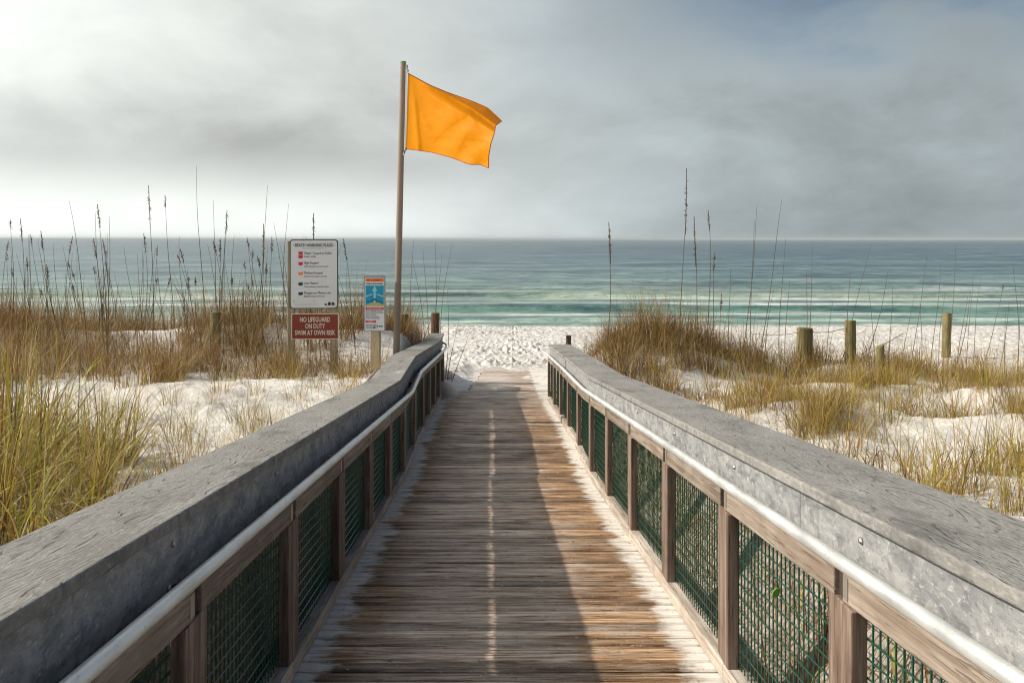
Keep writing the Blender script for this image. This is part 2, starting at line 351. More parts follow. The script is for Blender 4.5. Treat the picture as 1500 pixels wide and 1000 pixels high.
def mat_sea():
    m = Mat('sea_water')
    xyz = m.n('SeparateXYZ', Vector=m.n('TexCoord').outputs['Object'])
    y = xyz.outputs['Y']
    inv = m.math('DIVIDE', 100.0, m.math('MAXIMUM', y, 20.0))      # depth band: sandbar near shore, deep water far out
    wob = m.noise(m.obj((0.02, 0.10, 1)), 1.0, 4, 0.6)
    t = m.math('ADD', inv, m.math('MULTIPLY', m.math('SUBTRACT', wob, 0.5), 0.7))
    c = m.ramp(m.math('MULTIPLY', t, 0.4), [(0.0, (0.040, 0.080, 0.125)), (0.12, (0.050, 0.098, 0.145)), (0.28, (0.072, 0.135, 0.165)), (0.46, (0.105, 0.185, 0.18)), (0.66, (0.14, 0.235, 0.19)), (0.85, (0.105, 0.225, 0.175)), (1.0, (0.18, 0.29, 0.22))])
    st = m.noise(m.obj((0.40, 0.50, 1)), 1.0, 7, 0.70)
    st2 = m.noise(m.obj((0.065, 0.10, 1), (7, 3, 0)), 1.0, 7, 0.74)
    c = m.mix(m.ramp(st, [(0.38, 0.7), (0.49, 0.0)]), c, (0.03, 0.085, 0.085))
    c = m.mix(m.ramp(st, [(0.53, 0.0), (0.64, 0.38)]), c, (0.34, 0.41, 0.39))
    c = m.mix(m.ramp(st2, [(0.40, 0.9), (0.50, 0.0)]), c, (0.020, 0.055, 0.075))
    c = m.mix(m.ramp(st2, [(0.54, 0.0), (0.64, 0.38)]), c, (0.34, 0.41, 0.41))
    lg = m.noise(m.obj((0.008, 0.022, 1)), 1.0, 7, 0.74)
    c = m.mix(m.ramp(lg, [(0.42, 0.5), (0.50, 0.0)]), c, (0.03, 0.07, 0.10))
    c = m.mix(m.ramp(lg, [(0.54, 0.0), (0.64, 0.35)]), c, (0.22, 0.29, 0.32))
    # broken foam behind the breaker lines
    foam = None
    for (yc, w, amt, sx) in ((54.0, 3.2, 0.9, 0.06), (59.5, 2.2, 0.7, 0.05), (47.5, 1.6, 0.7, 0.10), (43.8, 0.9, 0.6, 0.15), (40.9, 1.1, 1.0, 0.2), (70.0, 2.4, 0.4, 0.04), (84.0, 2.5, 0.2, 0.03)):
        dy = m.math('SUBTRACT', m.math('ADD', y, m.math('MULTIPLY', m.math('SUBTRACT', m.noise(m.obj((0.05, 0, 0), (yc, 0, 0)), 1.0, 3), 0.5), 5.0)), yc)
        g = m.math('SUBTRACT', 1.0, m.math('DIVIDE', m.math('ABSOLUTE', dy), w), clamp=True)
        f = m.ramp(m.noise(m.obj((sx, 0.8, 1), (yc, yc, 0)), 1.0, 6, 0.72), [(0.38, 0.0), (0.55, 1.0)])
        f = m.math('MULTIPLY', m.math('MULTIPLY', g, f), amt)
        foam = f if foam is None else m.math('MAXIMUM', foam, f)
    # translucent green of the swell faces before they break
    gy = m.math('SUBTRACT', m.math('ADD', y, m.math('MULTIPLY', m.math('SUBTRACT', m.noise(m.obj((0.03, 0, 0)), 1.0, 3), 0.5), 9.0)), 64.0)
    gg = m.math('MULTIPLY', m.math('SUBTRACT', 1.0, m.math('DIVIDE', m.math('ABSOLUTE', gy), 6.0), clamp=True), m.ramp(m.noise(m.obj((0.035, 0.3, 1), (2, 2, 0)), 1.0, 4, 0.6), [(0.42, 0.0), (0.58, 0.7)]))
    c = m.mix(gg, c, (0.20, 0.27, 0.10))
    c = m.mix(foam, c, (0.80, 0.83, 0.79))
    w1 = m.noise(m.obj((0.5, 1.2, 1)), 1.0, 5, 0.62); w2 = m.noise(m.obj((0.10, 0.28, 1)), 1.0, 4, 0.6)
    h = m.math('ADD', m.math('MULTIPLY', w1, 0.35), m.math('MULTIPLY', w2, 1.0))
    nm = m.bump(h, 1.0, 1.0)
    p = m.bsdf(c, m.math('ADD', 0.28, m.math('MULTIPLY', foam, 0.5)), nm, 0.16)
    return m.done(p)

def mat_flag(name, col, tr=0.5):
    m = Mat(name)
    n = m.noise(m.obj(), 3.5, 5, 0.6); w = m.noise(m.obj((60, 1, 60)), 6, 2)
    c = m.mix(m.ramp(n, [(0.4, 0.0), (0.7, 0.35)]), col, tuple(v*0.8 for v in col))
    nm = m.bump(n, 0.35, 0.03)
    p = m.bsdf(c, 0.5, nm, 0.12)
    t = m.n('BsdfTranslucent', Color=c, Normal=nm)
    mx = m.n('MixShader'); mx.inputs[0].default_value = tr
    m.t.links.new(p.outputs[0], mx.inputs[1]); m.t.links.new(t.outputs[0], mx.inputs[2])
    return m.done(mx)

M = dict(
    cap=mat_grey_board('grey_cap', False), fascia=mat_grey_board('grey_fascia', True),
    post=mat_wood('post_wood', [(0.10, 0.066, 0.048), (0.235, 0.165, 0.128), (0.40, 0.315, 0.26)], 'Z'),
    rail=mat_wood('rail_wood', [(0.14, 0.10, 0.075), (0.255, 0.205, 0.165), (0.38, 0.325, 0.275)], 'Y'),
    kerb=mat_wood('kerb_wood', [(0.24, 0.19, 0.15), (0.44, 0.375, 0.32), (0.62, 0.56, 0.50)], 'Y'),
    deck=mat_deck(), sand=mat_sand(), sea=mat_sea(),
    pile=mat_wood('pile_wood', [(0.09, 0.075, 0.03), (0.18, 0.15, 0.065), (0.29, 0.25, 0.13)], 'Z', 20),
    signpost=mat_wood('sign_post_wood', [(0.25, 0.19, 0.11), (0.38, 0.30, 0.19), (0.50, 0.41, 0.28)], 'Z', 28),
    redpost=mat_wood('red_pile_wood', [(0.10, 0.05, 0.03), (0.18, 0.09, 0.05), (0.26, 0.15, 0.09)], 'Z', 20),
    wire=plain('green_wire', (0.010, 0.085, 0.05), 0.4, spec=0.5),
    bolt=plain('galvanised_bolt', (0.45, 0.43, 0.40), 0.4, 0.9),
    plate=plain('bracket_metal', (0.42, 0.38, 0.33), 0.5, 0.5),
    darkwood=plain('dark_block_wood', (0.07, 0.05, 0.04), 0.85),
    pole=plain('pole_metal', (0.30, 0.235, 0.18), 0.55, 0.1, 0.2, 3),
    rope=plain('rope_fibre', (0.25, 0.23, 0.20), 0.9),
    clip=plain('clip_metal', (0.10, 0.12, 0.13), 0.4, 0.7),
    greencap=plain('green_cap', (0.10, 0.28, 0.17), 0.5),
    flag=mat_flag('flag_cloth', (0.92, 0.325, 0.001), 0.38), hem=mat_flag('flag_hem', (0.60, 0.12, 0.01), 0.25),
    signwhite=plain('sign_white', (0.62, 0.63, 0.64), 0.4, 0, 0.1, 5, 0.5),
    signedge=plain('sign_edge', (0.03, 0.06, 0.05), 0.5), ink=plain('sign_ink', (0.03, 0.03, 0.035), 0.6),
    brown=plain('sign_brown', (0.23, 0.035, 0.018), 0.5, 0, 0.2, 6), cream=plain('sign_cream', (0.72, 0.66, 0.55), 0.5),
    red=plain('sign_red', (0.55, 0.02, 0.045), 0.5, 0, .1), orange=plain('sign_orange', (0.75, 0.22, 0.02), 0.5, 0, .1),
    blue=plain('sign_blue', (0.005, 0.26, 0.42), 0.5, 0, .1), lblue=plain('sign_light_blue', (0.25, 0.55, 0.66), 0.5, 0, .1),
    dblue=plain('sign_dark_blue', (0.01, 0.08, 0.20), 0.5, 0, .1),
    navy=plain('sign_navy', (0.02, 0.03, 0.08), 0.5, 0, .1), dgreen=plain('sign_dark_green', (0.015, 0.05, 0.04), 0.5, 0, .1),
    khaki=plain('sign_khaki', (0.45, 0.36, 0.13), 0.5, 0, .1), signgrey=plain('sign_grey', (0.30, 0.31, 0.32), 0.45, 0.3, .1),
    oat=mat_grass('sea_oat_stem', [(0.0, (0.06, 0.05, 0.03)), (0.5, (0.11, 0.085, 0.045)), (1.0, (0.04, 0.04, 0.028))], 0.1),
    seed=mat_grass('sea_oat_seed', [(0.0, (0.11, 0.075, 0.045)), (1.0, (0.24, 0.17, 0.10))], 0.2),
    g_brown=mat_grass('brown_beach_grass', [(0.0, (0.10, 0.04, 0.016)), (0.3, (0.24, 0.115, 0.035)), (0.55, (0.38, 0.215, 0.075)), (0.75, (0.20, 0.125, 0.04)), (0.88, (0.58, 0.43, 0.22)), (1.0, (0.17, 0.15, 0.04))]),
    g_gold=mat_grass('golden_beach_grass', [(0.0, (0.09, 0.04, 0.02)), (0.2, (0.30, 0.16, 0.035)), (0.4, (0.40, 0.25, 0.05)), (0.55, (0.10, 0.055, 0.025)), (0.7, (0.46, 0.31, 0.09)), (0.88, (0.66, 0.52, 0.28)), (1.0, (0.07, 0.04, 0.035))]),
    g_green=mat_grass('green_beach_grass', [(0.0, (0.12, 0.13, 0.015)), (0.3, (0.42, 0.42, 0.03)), (0.55, (0.46, 0.30, 0.05)), (0.7, (0.08, 0.07, 0.02)), (1.0, (0.62, 0.52, 0.18))]),
    leaf=mat_grass('green_leaf', [(0, (0.12, 0.28, 0.03)), (1, (0.16, 0.32, 0.04))]),
)
def mat_pipe():
    m = Mat('galvanised_pipe')
    a = m.noise(m.obj((1, 0.25, 1)), 16, 5, 0.65); b = m.noise(m.obj(), 70, 3, 0.6)
    c = m.ramp(a, [(0.3, (0.52, 0.53, 0.52)), (0.6, (0.80, 0.81, 0.79))])
    c = m.mix(m.ramp(b, [(0.66, 0.0), (0.74, 0.7)]), c, (0.16, 0.14, 0.12))
    return m.done(m.bsdf(c, m.ramp(a, [(0.3, 0.30), (0.7, 0.45)]), m.bump(b, 0.15, 0.002), 0.5, 0.45))
M['pipe'] = mat_pipe()

# ------------------------------------------------------------------ world + sun
W = bpy.data.worlds.new('World'); S.world = W; W.use_nodes = True
SUN_AZ, SUN_EL = -86.0, 34.6      # degrees: left of the view direction, above the horizon
def build_world():
    m = Mat.__new__(Mat); m.t = W.node_tree; m.t.nodes.clear(); m.out = m.t.nodes.new('ShaderNodeOutputWorld')
    d = m.n('TexCoord').outputs['Generated']
    xyz = m.n('SeparateXYZ', Vector=m.n('VectorMath', {'operation': 'NORMALIZE'}, i0=d).outputs[0])
    az = m.math('ARCTAN2', xyz.outputs['X'], xyz.outputs['Y'])
    el = m.math('ARCSINE', xyz.outputs['Z'])
    sky = m.n('TexSky', {'sky_type': 'NISHITA', 'sun_disc': False, 'sun_elevation': R(SUN_EL), 'sun_rotation': R(SUN_AZ), 'ozone_density': 1.6, 'dust_density': 0.6, 'air_density': 1.0})
    bg1 = m.n('Background', Color=sky.outputs[0], Strength=0.06)
    uv = m.n('CombineXYZ', X=az, Y=m.math('MULTIPLY', el, 2.0), Z=0.3).outputs[0]
    n1 = m.noise(uv, 2.6, 6, 0.55, 0.5)
    n2 = m.noise(uv, 6.0, 7, 0.58, 0.25)
    def gauss(v, c, w): 
        q = m.math('DIVIDE', m.math('SUBTRACT', v, c), w)
        return m.math('EXPONENT', m.math('MULTIPLY', m.math('MULTIPLY', q, q), -1.0))
    lf = m.sstep(az, 0.25, -0.62)                        # brighter towards the sun
    val = m.math('ADD', 0.42, m.math('MULTIPLY', lf, 0.39))
    val = m.math('ADD', val, m.math('MULTIPLY', m.math('SUBTRACT', n1, 0.5), 0.30))
    val = m.math('ADD', val, m.math('MULTIPLY', m.math('SUBTRACT', n2, 0.5), 0.38))
    elw = m.math('ADD', el, m.math('MULTIPLY', m.math('SUBTRACT', n2, 0.5), 0.05))
    band = m.math('MULTIPLY', gauss(elw, 0.098, 0.042), m.sstep(az, 0.02, -0.32))
    val = m.math('SUBTRACT', val, m.math('MULTIPLY', band, 0.19))
    low = m.math('MULTIPLY', gauss(elw, 0.015, 0.055), m.sstep(az, 0.42, -0.25))
    val = m.math('ADD', val, m.math('MULTIPLY', low, 0.25))
    rl = m.math('MULTIPLY', gauss(el, 0.0, 0.06), m.sstep(az, 0.1, 0.5))
    val = m.math('SUBTRACT', val, m.math('MULTIPLY', rl, 0.13))
    # the bright veil of cloud round the sun
    sx = (math.sin(R(SUN_AZ))*math.cos(R(SUN_EL)), math.cos(R(SUN_AZ))*math.cos(R(SUN_EL)), math.sin(R(SUN_EL)))
    dt = m.n('VectorMath', {'operation': 'DOT_PRODUCT'}, i0=d, i1=sx).outputs['Value']
    val = m.math('ADD', val, m.math('MULTIPLY', m.sstep(dt, 0.80, 1.0), 0.9))
    val = m.math('ADD', val, m.math('MULTIPLY', m.math('MULTIPLY', m.sstep(az, -0.22, -0.62), m.sstep(elw, 0.10, 0.24)), 0.13))
    val = m.math('MAXIMUM', val, 0.12)
    tint = m.mix(m.sstep(az, -0.35, 0.4), (0.965, 1.0, 0.96), (0.86, 0.985, 1.03))
    cc = m.mix(1.0, tint, tint); 
    cloud = m.n('VectorMath', {'operation': 'SCALE'}, i0=cc); m.set(cloud, 'Scale', val)
    bg2 = m.n('Background', Color=cloud.outputs[0], Strength=1.0)
    gap = m.math('ADD', m.math('MULTIPLY', m.sstep(m.math('ADD', el, m.math('MULTIPLY', m.math('SUBTRACT', n2, 0.5), 0.25)), 0.14, 0.30), m.sstep(az, -0.10, 0.42)), m.math('MULTIPLY', m.sstep(n1, 0.55, 0.70), 0.12))
    gap = m.math('ADD', gap, m.math('MULTIPLY', m.sstep(el, 0.40, 0.8), 0.40))
    mx = m.n('MixShader'); m.t.links.new(m.math('MULTIPLY', gap, 0.85, clamp=True), mx.inputs[0])
    m.t.links.new(bg2.outputs[0], mx.inputs[1]); m.t.links.new(bg1.outputs[0], mx.inputs[2])
    m.t.links.new(mx.outputs[0], m.out.inputs['Surface'])
build_world()
sl = bpy.data.lights.new('sun', 'SUN'); sl.energy = 4.7; sl.angle = R(0.6); sl.color = (1.0, 0.91, 0.77)
so = bpy.data.objects.new('sun', sl); COL.objects.link(so)
sdir = Vector((math.sin(R(SUN_AZ))*math.cos(R(SUN_EL)), math.cos(R(SUN_AZ))*math.cos(R(SUN_EL)), math.sin(R(SUN_EL))))
so.rotation_euler = sdir.to_track_quat('Z', 'Y').to_euler(); so.location = sdir*50
S.view_settings.view_transform = 'Standard'; S.view_settings.look = 'None'; S.view_settings.exposure = 0.2; S.view_settings.gamma = 1.0

# ------------------------------------------------------------------ sand and sea
def grid(name, xs2, ys2, zf, mat, kind='structure'):
    X, Y = xs2, ys2; ny, nx = X.shape
    Z = zf(X, Y)
    idx = np.arange(nx*ny).reshape(ny, nx)
    Q = np.stack([idx[:-1, :-1], idx[:-1, 1:], idx[1:, 1:], idx[1:, :-1]], -1).reshape(-1, 4)
    me = np_mesh(name, np.stack([X, Y, Z], -1), Q, mat, True)
    o = bpy.data.objects.new(name, me); link(o); o['kind'] = kind
    return o
ys = np.concatenate([np.linspace(-70, -4, 40)[:-1], np.linspace(-4, 9, 240)[:-1], np.linspace(9, 20, 200)[:-1], np.linspace(20, 44, 260)[:-1], np.linspace(44, 90, 20)])
tt = np.linspace(-1, 1, 760); tt = np.sign(tt)*np.abs(tt)**1.25
hw = 7.5+0.85*np.maximum(ys, 0)+np.maximum(-ys, 0)*0.5
hw = np.where(ys > 44, hw+(ys-44)*2, hw)
XX = hw[:, None]*tt[None, :]; YY = np.repeat(ys[:, None], len(tt), 1)
# stretch the outermost columns far to both sides
XX[:, 0] = -400; XX[:, -1] = 400; XX[:, 1] = -110; XX[:, -2] = 110
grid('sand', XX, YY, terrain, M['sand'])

ZSEA = -4.2
def sea_z(x, y):
    a = np.zeros_like(x)
    fade = smooth(400, 60, y)
    a += fade*0.10*(fbm(x*0.12, y*0.45, 71, 4))*2
    for yc, h, wl in ((51.0, 0.24, 2.2), (61.5, 0.30, 2.6), (71, 0.22, 3), (44.5, 0.12, 1.4), (85, 0.18, 3.5), (104, 0.18, 4)):
        yy = y-yc-4.0*fbm(x*0.045+yc, x*0+yc, 5, 3)
        amp = h*(0.45+1.1*vnoise(x*0.06+yc, x*0+yc*2, 77))
        a += amp*np.where(yy < 0, np.exp(-(yy/(wl*0.35))**2), np.exp(-(yy/wl)**2))
    a *= smooth(38.0, 44, y)
    return ZSEA+a
u = np.linspace(0, 1, 330)
ysea = np.concatenate([np.linspace(37, 75, 200)[:-1], 75*np.power(30000/75.0, np.linspace(0, 1, 160)**1.15)])
ts = np.linspace(-1, 1, 420)
XS = (ysea*1.0+30)[:, None]*ts[None, :]*1.1; YS = np.repeat(ysea[:, None], len(ts), 1)
XS[:, 0] = -40000; XS[:, -1] = 40000
grid('sea', XS, YS, sea_z, M['sea'])

# ------------------------------------------------------------------ boardwalk deck
bw = empty('boardwalk', (cx(8), 8, float(zdeck(8))), 'weathered grey brown plank boardwalk sloping down to the beach between two railings', 'boardwalk')
inv = bw.location.copy()
def local(o):                   # children carry world coordinates: undo the parent's place
    o.location = -inv_of[o.parent]; return o
inv_of = {bw: inv}
mb = MB()
pitch = 0.1005; y = -1.6
while y < 16.15:
    w = 0.0885; y0, y1 = y, y+w
    dz = random.uniform(-0.005, 0.005); e0 = random.uniform(-0.012, 0.012); e1 = random.uniform(-0.012, 0.012)
    za, zb = float(zdeck(y0))+dz, float(zdeck(y1))+dz+random.uniform(-0.002, 0.002)
    xa, xb = cx(y0)-0.97+e0, cx(y0)+1.12+e1
    xm = (xa+xb)/2; sag = random.uniform(-0.003, 0.002)
    c = 0.009
    rings = []
    for xx, dd in ((xa, 0), (xm, sag), (xb, 0)):
        rings.append([(xx, y0, za-0.038+dd), (xx, y0, za-c+dd), (xx, y0+c, za+dd), (xx, y1-c, zb+dd), (xx, y1, zb-c+dd), (xx, y1, zb-0.038+dd)])
    mb.loft(rings)
    y += pitch+random.uniform(-0.001, 0.002)
d = mb.build('deck', M['deck'], bw); local(d)
# joists just under the planks so the gaps read dark
mb = MB()
for s0 in (-0.93, -0.3, 0.4, 1.05):
    yy = [-1.6, 3, 8.8, 10.2, 13, 16.1]
    mb.loft([[(cx(q)+s0-0.02, q, float(zdeck(q))-0.2), (cx(q)+s0+0.02, q, float(zdeck(q))-0.2), (cx(q)+s0+0.02, q, float(zdeck(q))-0.045), (cx(q)+s0-0.02, q, float(zdeck(q))-0.045)] for q in yy])
j = mb.build('joist_frame', M['darkwood'], bw); local(j)

# ------------------------------------------------------------------ railings
def sweep(mb, s0, s1, h0, h1, zf, ys, base=-1.51):
    rings = []
    for q in ys:
        zz = float(zf(q))+base
        rings.append([(cx(q)+s0, q, zz+h0), (cx(q)+s1, q, zz+h0), (cx(q)+s1, q, zz+h1), (cx(q)+s0, q, zz+h1)])
    mb.loft(rings)
def railing(side, label, P):
    zf = P['zf']; root = empty('railing', (cx(6)+P['post'], 6, float(zdeck(6))), label, 'railing', 'railings along the boardwalk')
    iv = root.location.copy()
    def put(mb, name, mat, parent=root, **k):
        o = mb.build(name, mat, parent, **k)
        if parent is root: o.location = -iv
        return o
    sg = 1 if side == 'R' else -1
    # cap boards: mitred pieces, small open joints
    for (a, b) in P['caps']:
        m_ = MB(); n = max(2, int((b-a)/0.5)); ys_ = list(np.linspace(a+0.003, b-0.003, n))
        sweep(m_, P['cap0'], P['cap1'], P['caph']-0.038, P['caph'], zf, ys_)
        put(m_, 'cap_board', M['cap'], bevel=0.008, seg=3)
    fas = []
    for (a, b) in P['fas']:
        m_ = MB(); n = max(2, int((b-a)/0.5)); ys_ = list(np.linspace(a+0.002, b-0.002, n))
        sweep(m_, P['fs0'], P['fs1'], P['fh'], P['caph']-0.0395, zf, ys_)
        fas.append((a, b, put(m_, 'fascia_board', M['fascia'], bevel=0.004)))
    # posts
    inner = P['post']                # deck-side face
    ps = P['posts']; outer = inner+sg*0.045
    rt = P['pipeh']-0.031; rb = rt-0.085    # timber rail below the pipe
    for i, yp in enumerate(ps):
        m_ = MB(); za = float(zdeck(yp))+0.075; zt = float(zf(yp))-1.51+rb-0.003
        if yp > P['far']: zt += 0.06
        x0, x1 = sorted((cx(yp)+inner, cx(yp)+outer))
        m_.box(x0, x1, yp-0.085, yp+0.085, za, zt)
        put(m_, 'post', M['post'], bevel=0.004)
        m_ = MB(); x0, x1 = sorted((cx(yp)+inner+sg*0.012, cx(yp)+P['fs0' if sg > 0 else 'fs1']))
        m_.box(x0, x1, yp-0.022, yp+0.03, float(zf(yp))-1.51+rb+0.001, float(zf(yp))-1.51+rt-0.004)
        put(m_, 'pipe_block', M['darkwood'])
    # kerb, with butt joints at every second post
    kj = [ps[0]-0.4]+[ps[k]-0.02 for k in range(1, len(ps)-1, 2)]+[ps[-1]+0.12]
    for a, b in zip(kj[:-1], kj[1:]):
        m_ = MB(); n = max(2, int((b-a)/0.6)); s0, s1 = sorted((inner-sg*0.006, inner+sg*0.085))
        sweep(m_, s0, s1, 0.004, 0.074, lambda q: zdeck(q)+1.51, list(np.linspace(a+0.002, b-0.002, n)))
        put(m_, 'kerb', M['kerb'], bevel=0.005)
    # rail lengths and wire panels between posts
    for i in range(len(ps)-1):
        a, b = ps[i], ps[i+1]
        m_ = MB(); s0, s1 = sorted((inner-sg*0.002, inner+sg*0.036))
        sweep(m_, s0, s1, rb, rt, zf, list(np.linspace(a+0.034, b-0.026, 3)))
        rl = put(m_, 'top_rail', M['rail'], bevel=0.004)
        m_ = MB(); s0, s1 = sorted((inner-sg*0.004, inner-sg*0.0025))
        q = b-0.05; zz = float(zf(q))-1.51
        m_.box(cx(q)+s0, cx(q)+s1, q-0.016, q+0.016, zz+rb+0.012, zz+rt-0.008)
        pl = m_.build('bracket', M['plate'], rl)
        m_ = MB(); sx = inner+sg*0.05; w = 0.0034
        ya, yb = a+0.06, b-0.06
        nv = int((yb-ya)/0.043)+1
        xw = lambda q: cx(q)+sx
        top = lambda q: float(zf(q))-1.51+rb+0.02
        bot = lambda q: float(zdeck(q))+0.055
        for k in range(nv):
            q = ya+(yb-ya)*k/(nv-1)
            m_.loft([[(xw(q)+w*math.cos(t), q+w*math.sin(t), z) for t in (0, 2.1, 4.2)] for z in (bot(q), top(q))], cap=False)
        nh = 14
        for k in range(nh):
            t_ = k/(nh-1)
            pts = []
            for q in np.linspace(ya, yb, 4):
                z = bot(q)+(top(q)-bot(q))*t_
                pts.append([(xw(q)-sg*0.003+w*math.cos(t), q, z+w*math.sin(t)) for t in (0, 2.1, 4.2)])
            m_.loft(pts, cap=False)
        put(m_, 'wire_mesh', M['wire'])
    # galvanised handrail pipe
    pts = []
    for q in P['pipey']:
        pts.append((cx(q)+P['pipes'], q, float(P['pz'](q))-1.51+P['pipeh']))
    pts += P.get('pipe_end', [])
    m_ = MB(); m_.tube(pts, 0.021, 14); put(m_, 'handrail_pipe', M['pipe'], smooth_=True)
    # bolts: heads proud of the fascia
    fx = P['fs1'] if side == 'L' else P['fs0']
    bm_ = None
    for i, yp in enumerate(ps):
        if yp > 9.5 or yp < 1: continue
        for hh in (0.19, 0.075):
            par = next((o for a, b, o in fas if a <= yp <= b), fas[0][2])
            if bm_ is None:
                q_ = MB(); q_.tube([(0, 0, 0), (-0.004*sg, 0, 0), (-0.008*sg, 0, 0)], [0.011, 0.011, 0.006], 6)
                bm_ = q_.mesh('bolt', M['bolt'])
            o = bpy.data.objects.new('bolt', bm_); link(o, par)
            o.location = (cx(yp)+fx, yp+random.uniform(-.03, .03), float(zf(yp))-1.51+P['caph']-0.039-0.245+hh)
    return root
PL = dict(zf=zl, pz=lambda q: np.interp(q, [-6, 9.2, 10.4, 16.0, 17.5], [0.614, -0.935, -0.90, -1.35, -1.36]), cap0=-1.215, cap1=-0.90, caph=0.968,
          caps=[(0.15, 6.0), (6.0, 8.65), (8.65, 10.45), (10.45, 15.6), (15.6, 16.9)],
          fas=[(0.15, 4.4), (4.4, 7.3), (7.3, 8.65), (8.65, 10.45), (10.45, 15.6), (15.6, 16.85)], fs0=-0.965, fs1=-0.925, fs_out=-0.966, fh=0.69,
          post=-0.846, posts=[0.03+1.22*k for k in range(14)], far=16.5, pipeh=0.79, pipes=-0.835,
          pipey=[0.1, 1, 2, 3, 4, 5, 6, 7, 8, 9.0, 9.2, 9.4, 10.2, 10.4, 10.6, 12, 13, 14, 15, 15.8, 16.3])
PL['pipe_end'] = [(cx(16.6)-0.84, 16.6, -2.055), (cx(16.8)-0.88, 16.78, -2.05), (cx(16.85)-0.93, 16.84, -2.045)]
railing('L', 'grey capped railing on the left of the boardwalk with shaded inner board', PL)
PR = dict(zf=zr, pz=zr, cap0=1.025, cap1=1.41, caph=1.0,
          caps=[(0.15, 9.0), (9.0, 11.5), (11.5, 15.0)],
          fas=[(0.15, 2.9), (2.9, 6.2), (6.2, 9.0), (9.0, 11.5), (11.5, 14.95)], fs0=1.055, fs1=1.095, fs_out=1.096, fh=0.715,
          post=1.0, posts=[0.0+1.22*k for k in range(13)], far=16, pipeh=0.85, pipes=0.985,
          pipey=[0.1, 1, 2, 3, 4, 5, 6, 7, 8, 8.8, 9.0, 9.2, 10, 11, 11.3, 11.5, 11.7, 12.5, 14, 15.0])
PR['pipe_end'] = [(cx(15.25)+0.96, 15.25, -2.02), (cx(15.4)+0.93, 15.4, -2.0)]
railing('R', 'grey capped railing on the right of the boardwalk with sunlit inner board', PR)

# landing half buried in sand beyond the deck
m_ = MB(); y = 16.45
while y < 19.9:
    dz = -2.905-0.018*(y-16.4)
    t = (y-16.45)/3.4
    x0 = cx(y)+(-0.40+0.32*t)+random.uniform(-0.05, 0.05); x1 = cx(y)+1.35+random.uniform(-0.05, 0.05)
    m_.box(x0, x1, y, y+0.132, dz-0.05, dz+random.uniform(-0.004, 0.004)); y += 0.138
ld = m_.build('landing', M['deck'], None, bevel=0.004)
tag(ld, 'low plank landing half buried in white sand at the foot of the boardwalk', 'landing')

# ------------------------------------------------------------------ grass
def blades(base, h, w, dirv, th0, curl, N=6, tip=0.15):
    """ribbon blades: base (n,3), length, width, lean azimuth, starting tilt, curl"""
    n = len(h)
    th = th0[:, None]+curl[:, None]*np.linspace(0, 1, N+1)[None, :]**1.4
    seg = (h/N)[:, None]
    dh = np.sin(th)*seg; dv = np.cos(th)*seg
    H = np.concatenate([np.zeros((n, 1)), np.cumsum(dh[:, :-1], 1)], 1)
    Vv = np.concatenate([np.zeros((n, 1)), np.cumsum(dv[:, :-1], 1)], 1)
    dx, dy = np.cos(dirv)[:, None], np.sin(dirv)[:, None]
    C = np.stack([base[:, 0:1]+H*dx, base[:, 1:2]+H*dy, base[:, 2:3]+Vv], -1)
    ww = w[:, None]*(1-(1-tip)*np.linspace(0, 1, N+1)[None, :]**1.5)*0.5
    twist = rng.uniform(-0.8, 0.8, (n, 1))
    px, py = -np.sin(dirv[:, None]+twist), np.cos(dirv[:, None]+twist)
    o = np.stack([px*ww, py*ww, 0*ww], -1)
    V = np.stack([C-o, C+o], 2).reshape(n, (N+1)*2, 3)
    k = np.arange(N)
    q = np.stack([2*k, 2*k+1, 2*k+3, 2*k+2], -1)
    Q = (q[None]+(np.arange(n)*(N+1)*2)[:, None, None]).reshape(-1, 4)
    return V.reshape(-1, 3), Q
def tuft_params(n, hgt, spread, arch, upright=0.3, wid=(0.0028, 0.006)):
    r = spread*np.sqrt(rng.random(n)); a = rng.uniform(0, 2*np.pi, n)
    base = np.stack([r*np.cos(a), r*np.sin(a), np.full(n, -0.03)], -1)
    h = hgt*rng.uniform(0.45, 1.15, n)
    d = a+rng.normal(0, 1.3, n)
    up = rng.random(n) < upright
    th0 = np.where(up, rng.uniform(0, 0.25, n), rng.uniform(0.05, 0.75, n))
    curl = np.where(up, rng.uniform(0.0, 0.5, n), rng.uniform(0.4, arch, n))
    w = rng.uniform(wid[0], wid[1], n)
    return base, h, w, d, th0, curl
def tuft_mesh(name, n, hgt, spread, arch, mats, frac2=0.0, upright=0.3, wid=(0.0028, 0.006)):
    V, Q = blades(*tuft_params(n, hgt, spread, arch, upright, wid))
    mi = np.repeat((rng.random(n) < frac2).astype(int), 6)
    return np_mesh(name, V, Q, mats=mats, mi=mi, smooth_=True)
TZ = lambda x, y: float(terrain(np.array([x]), np.array([y]))[0])

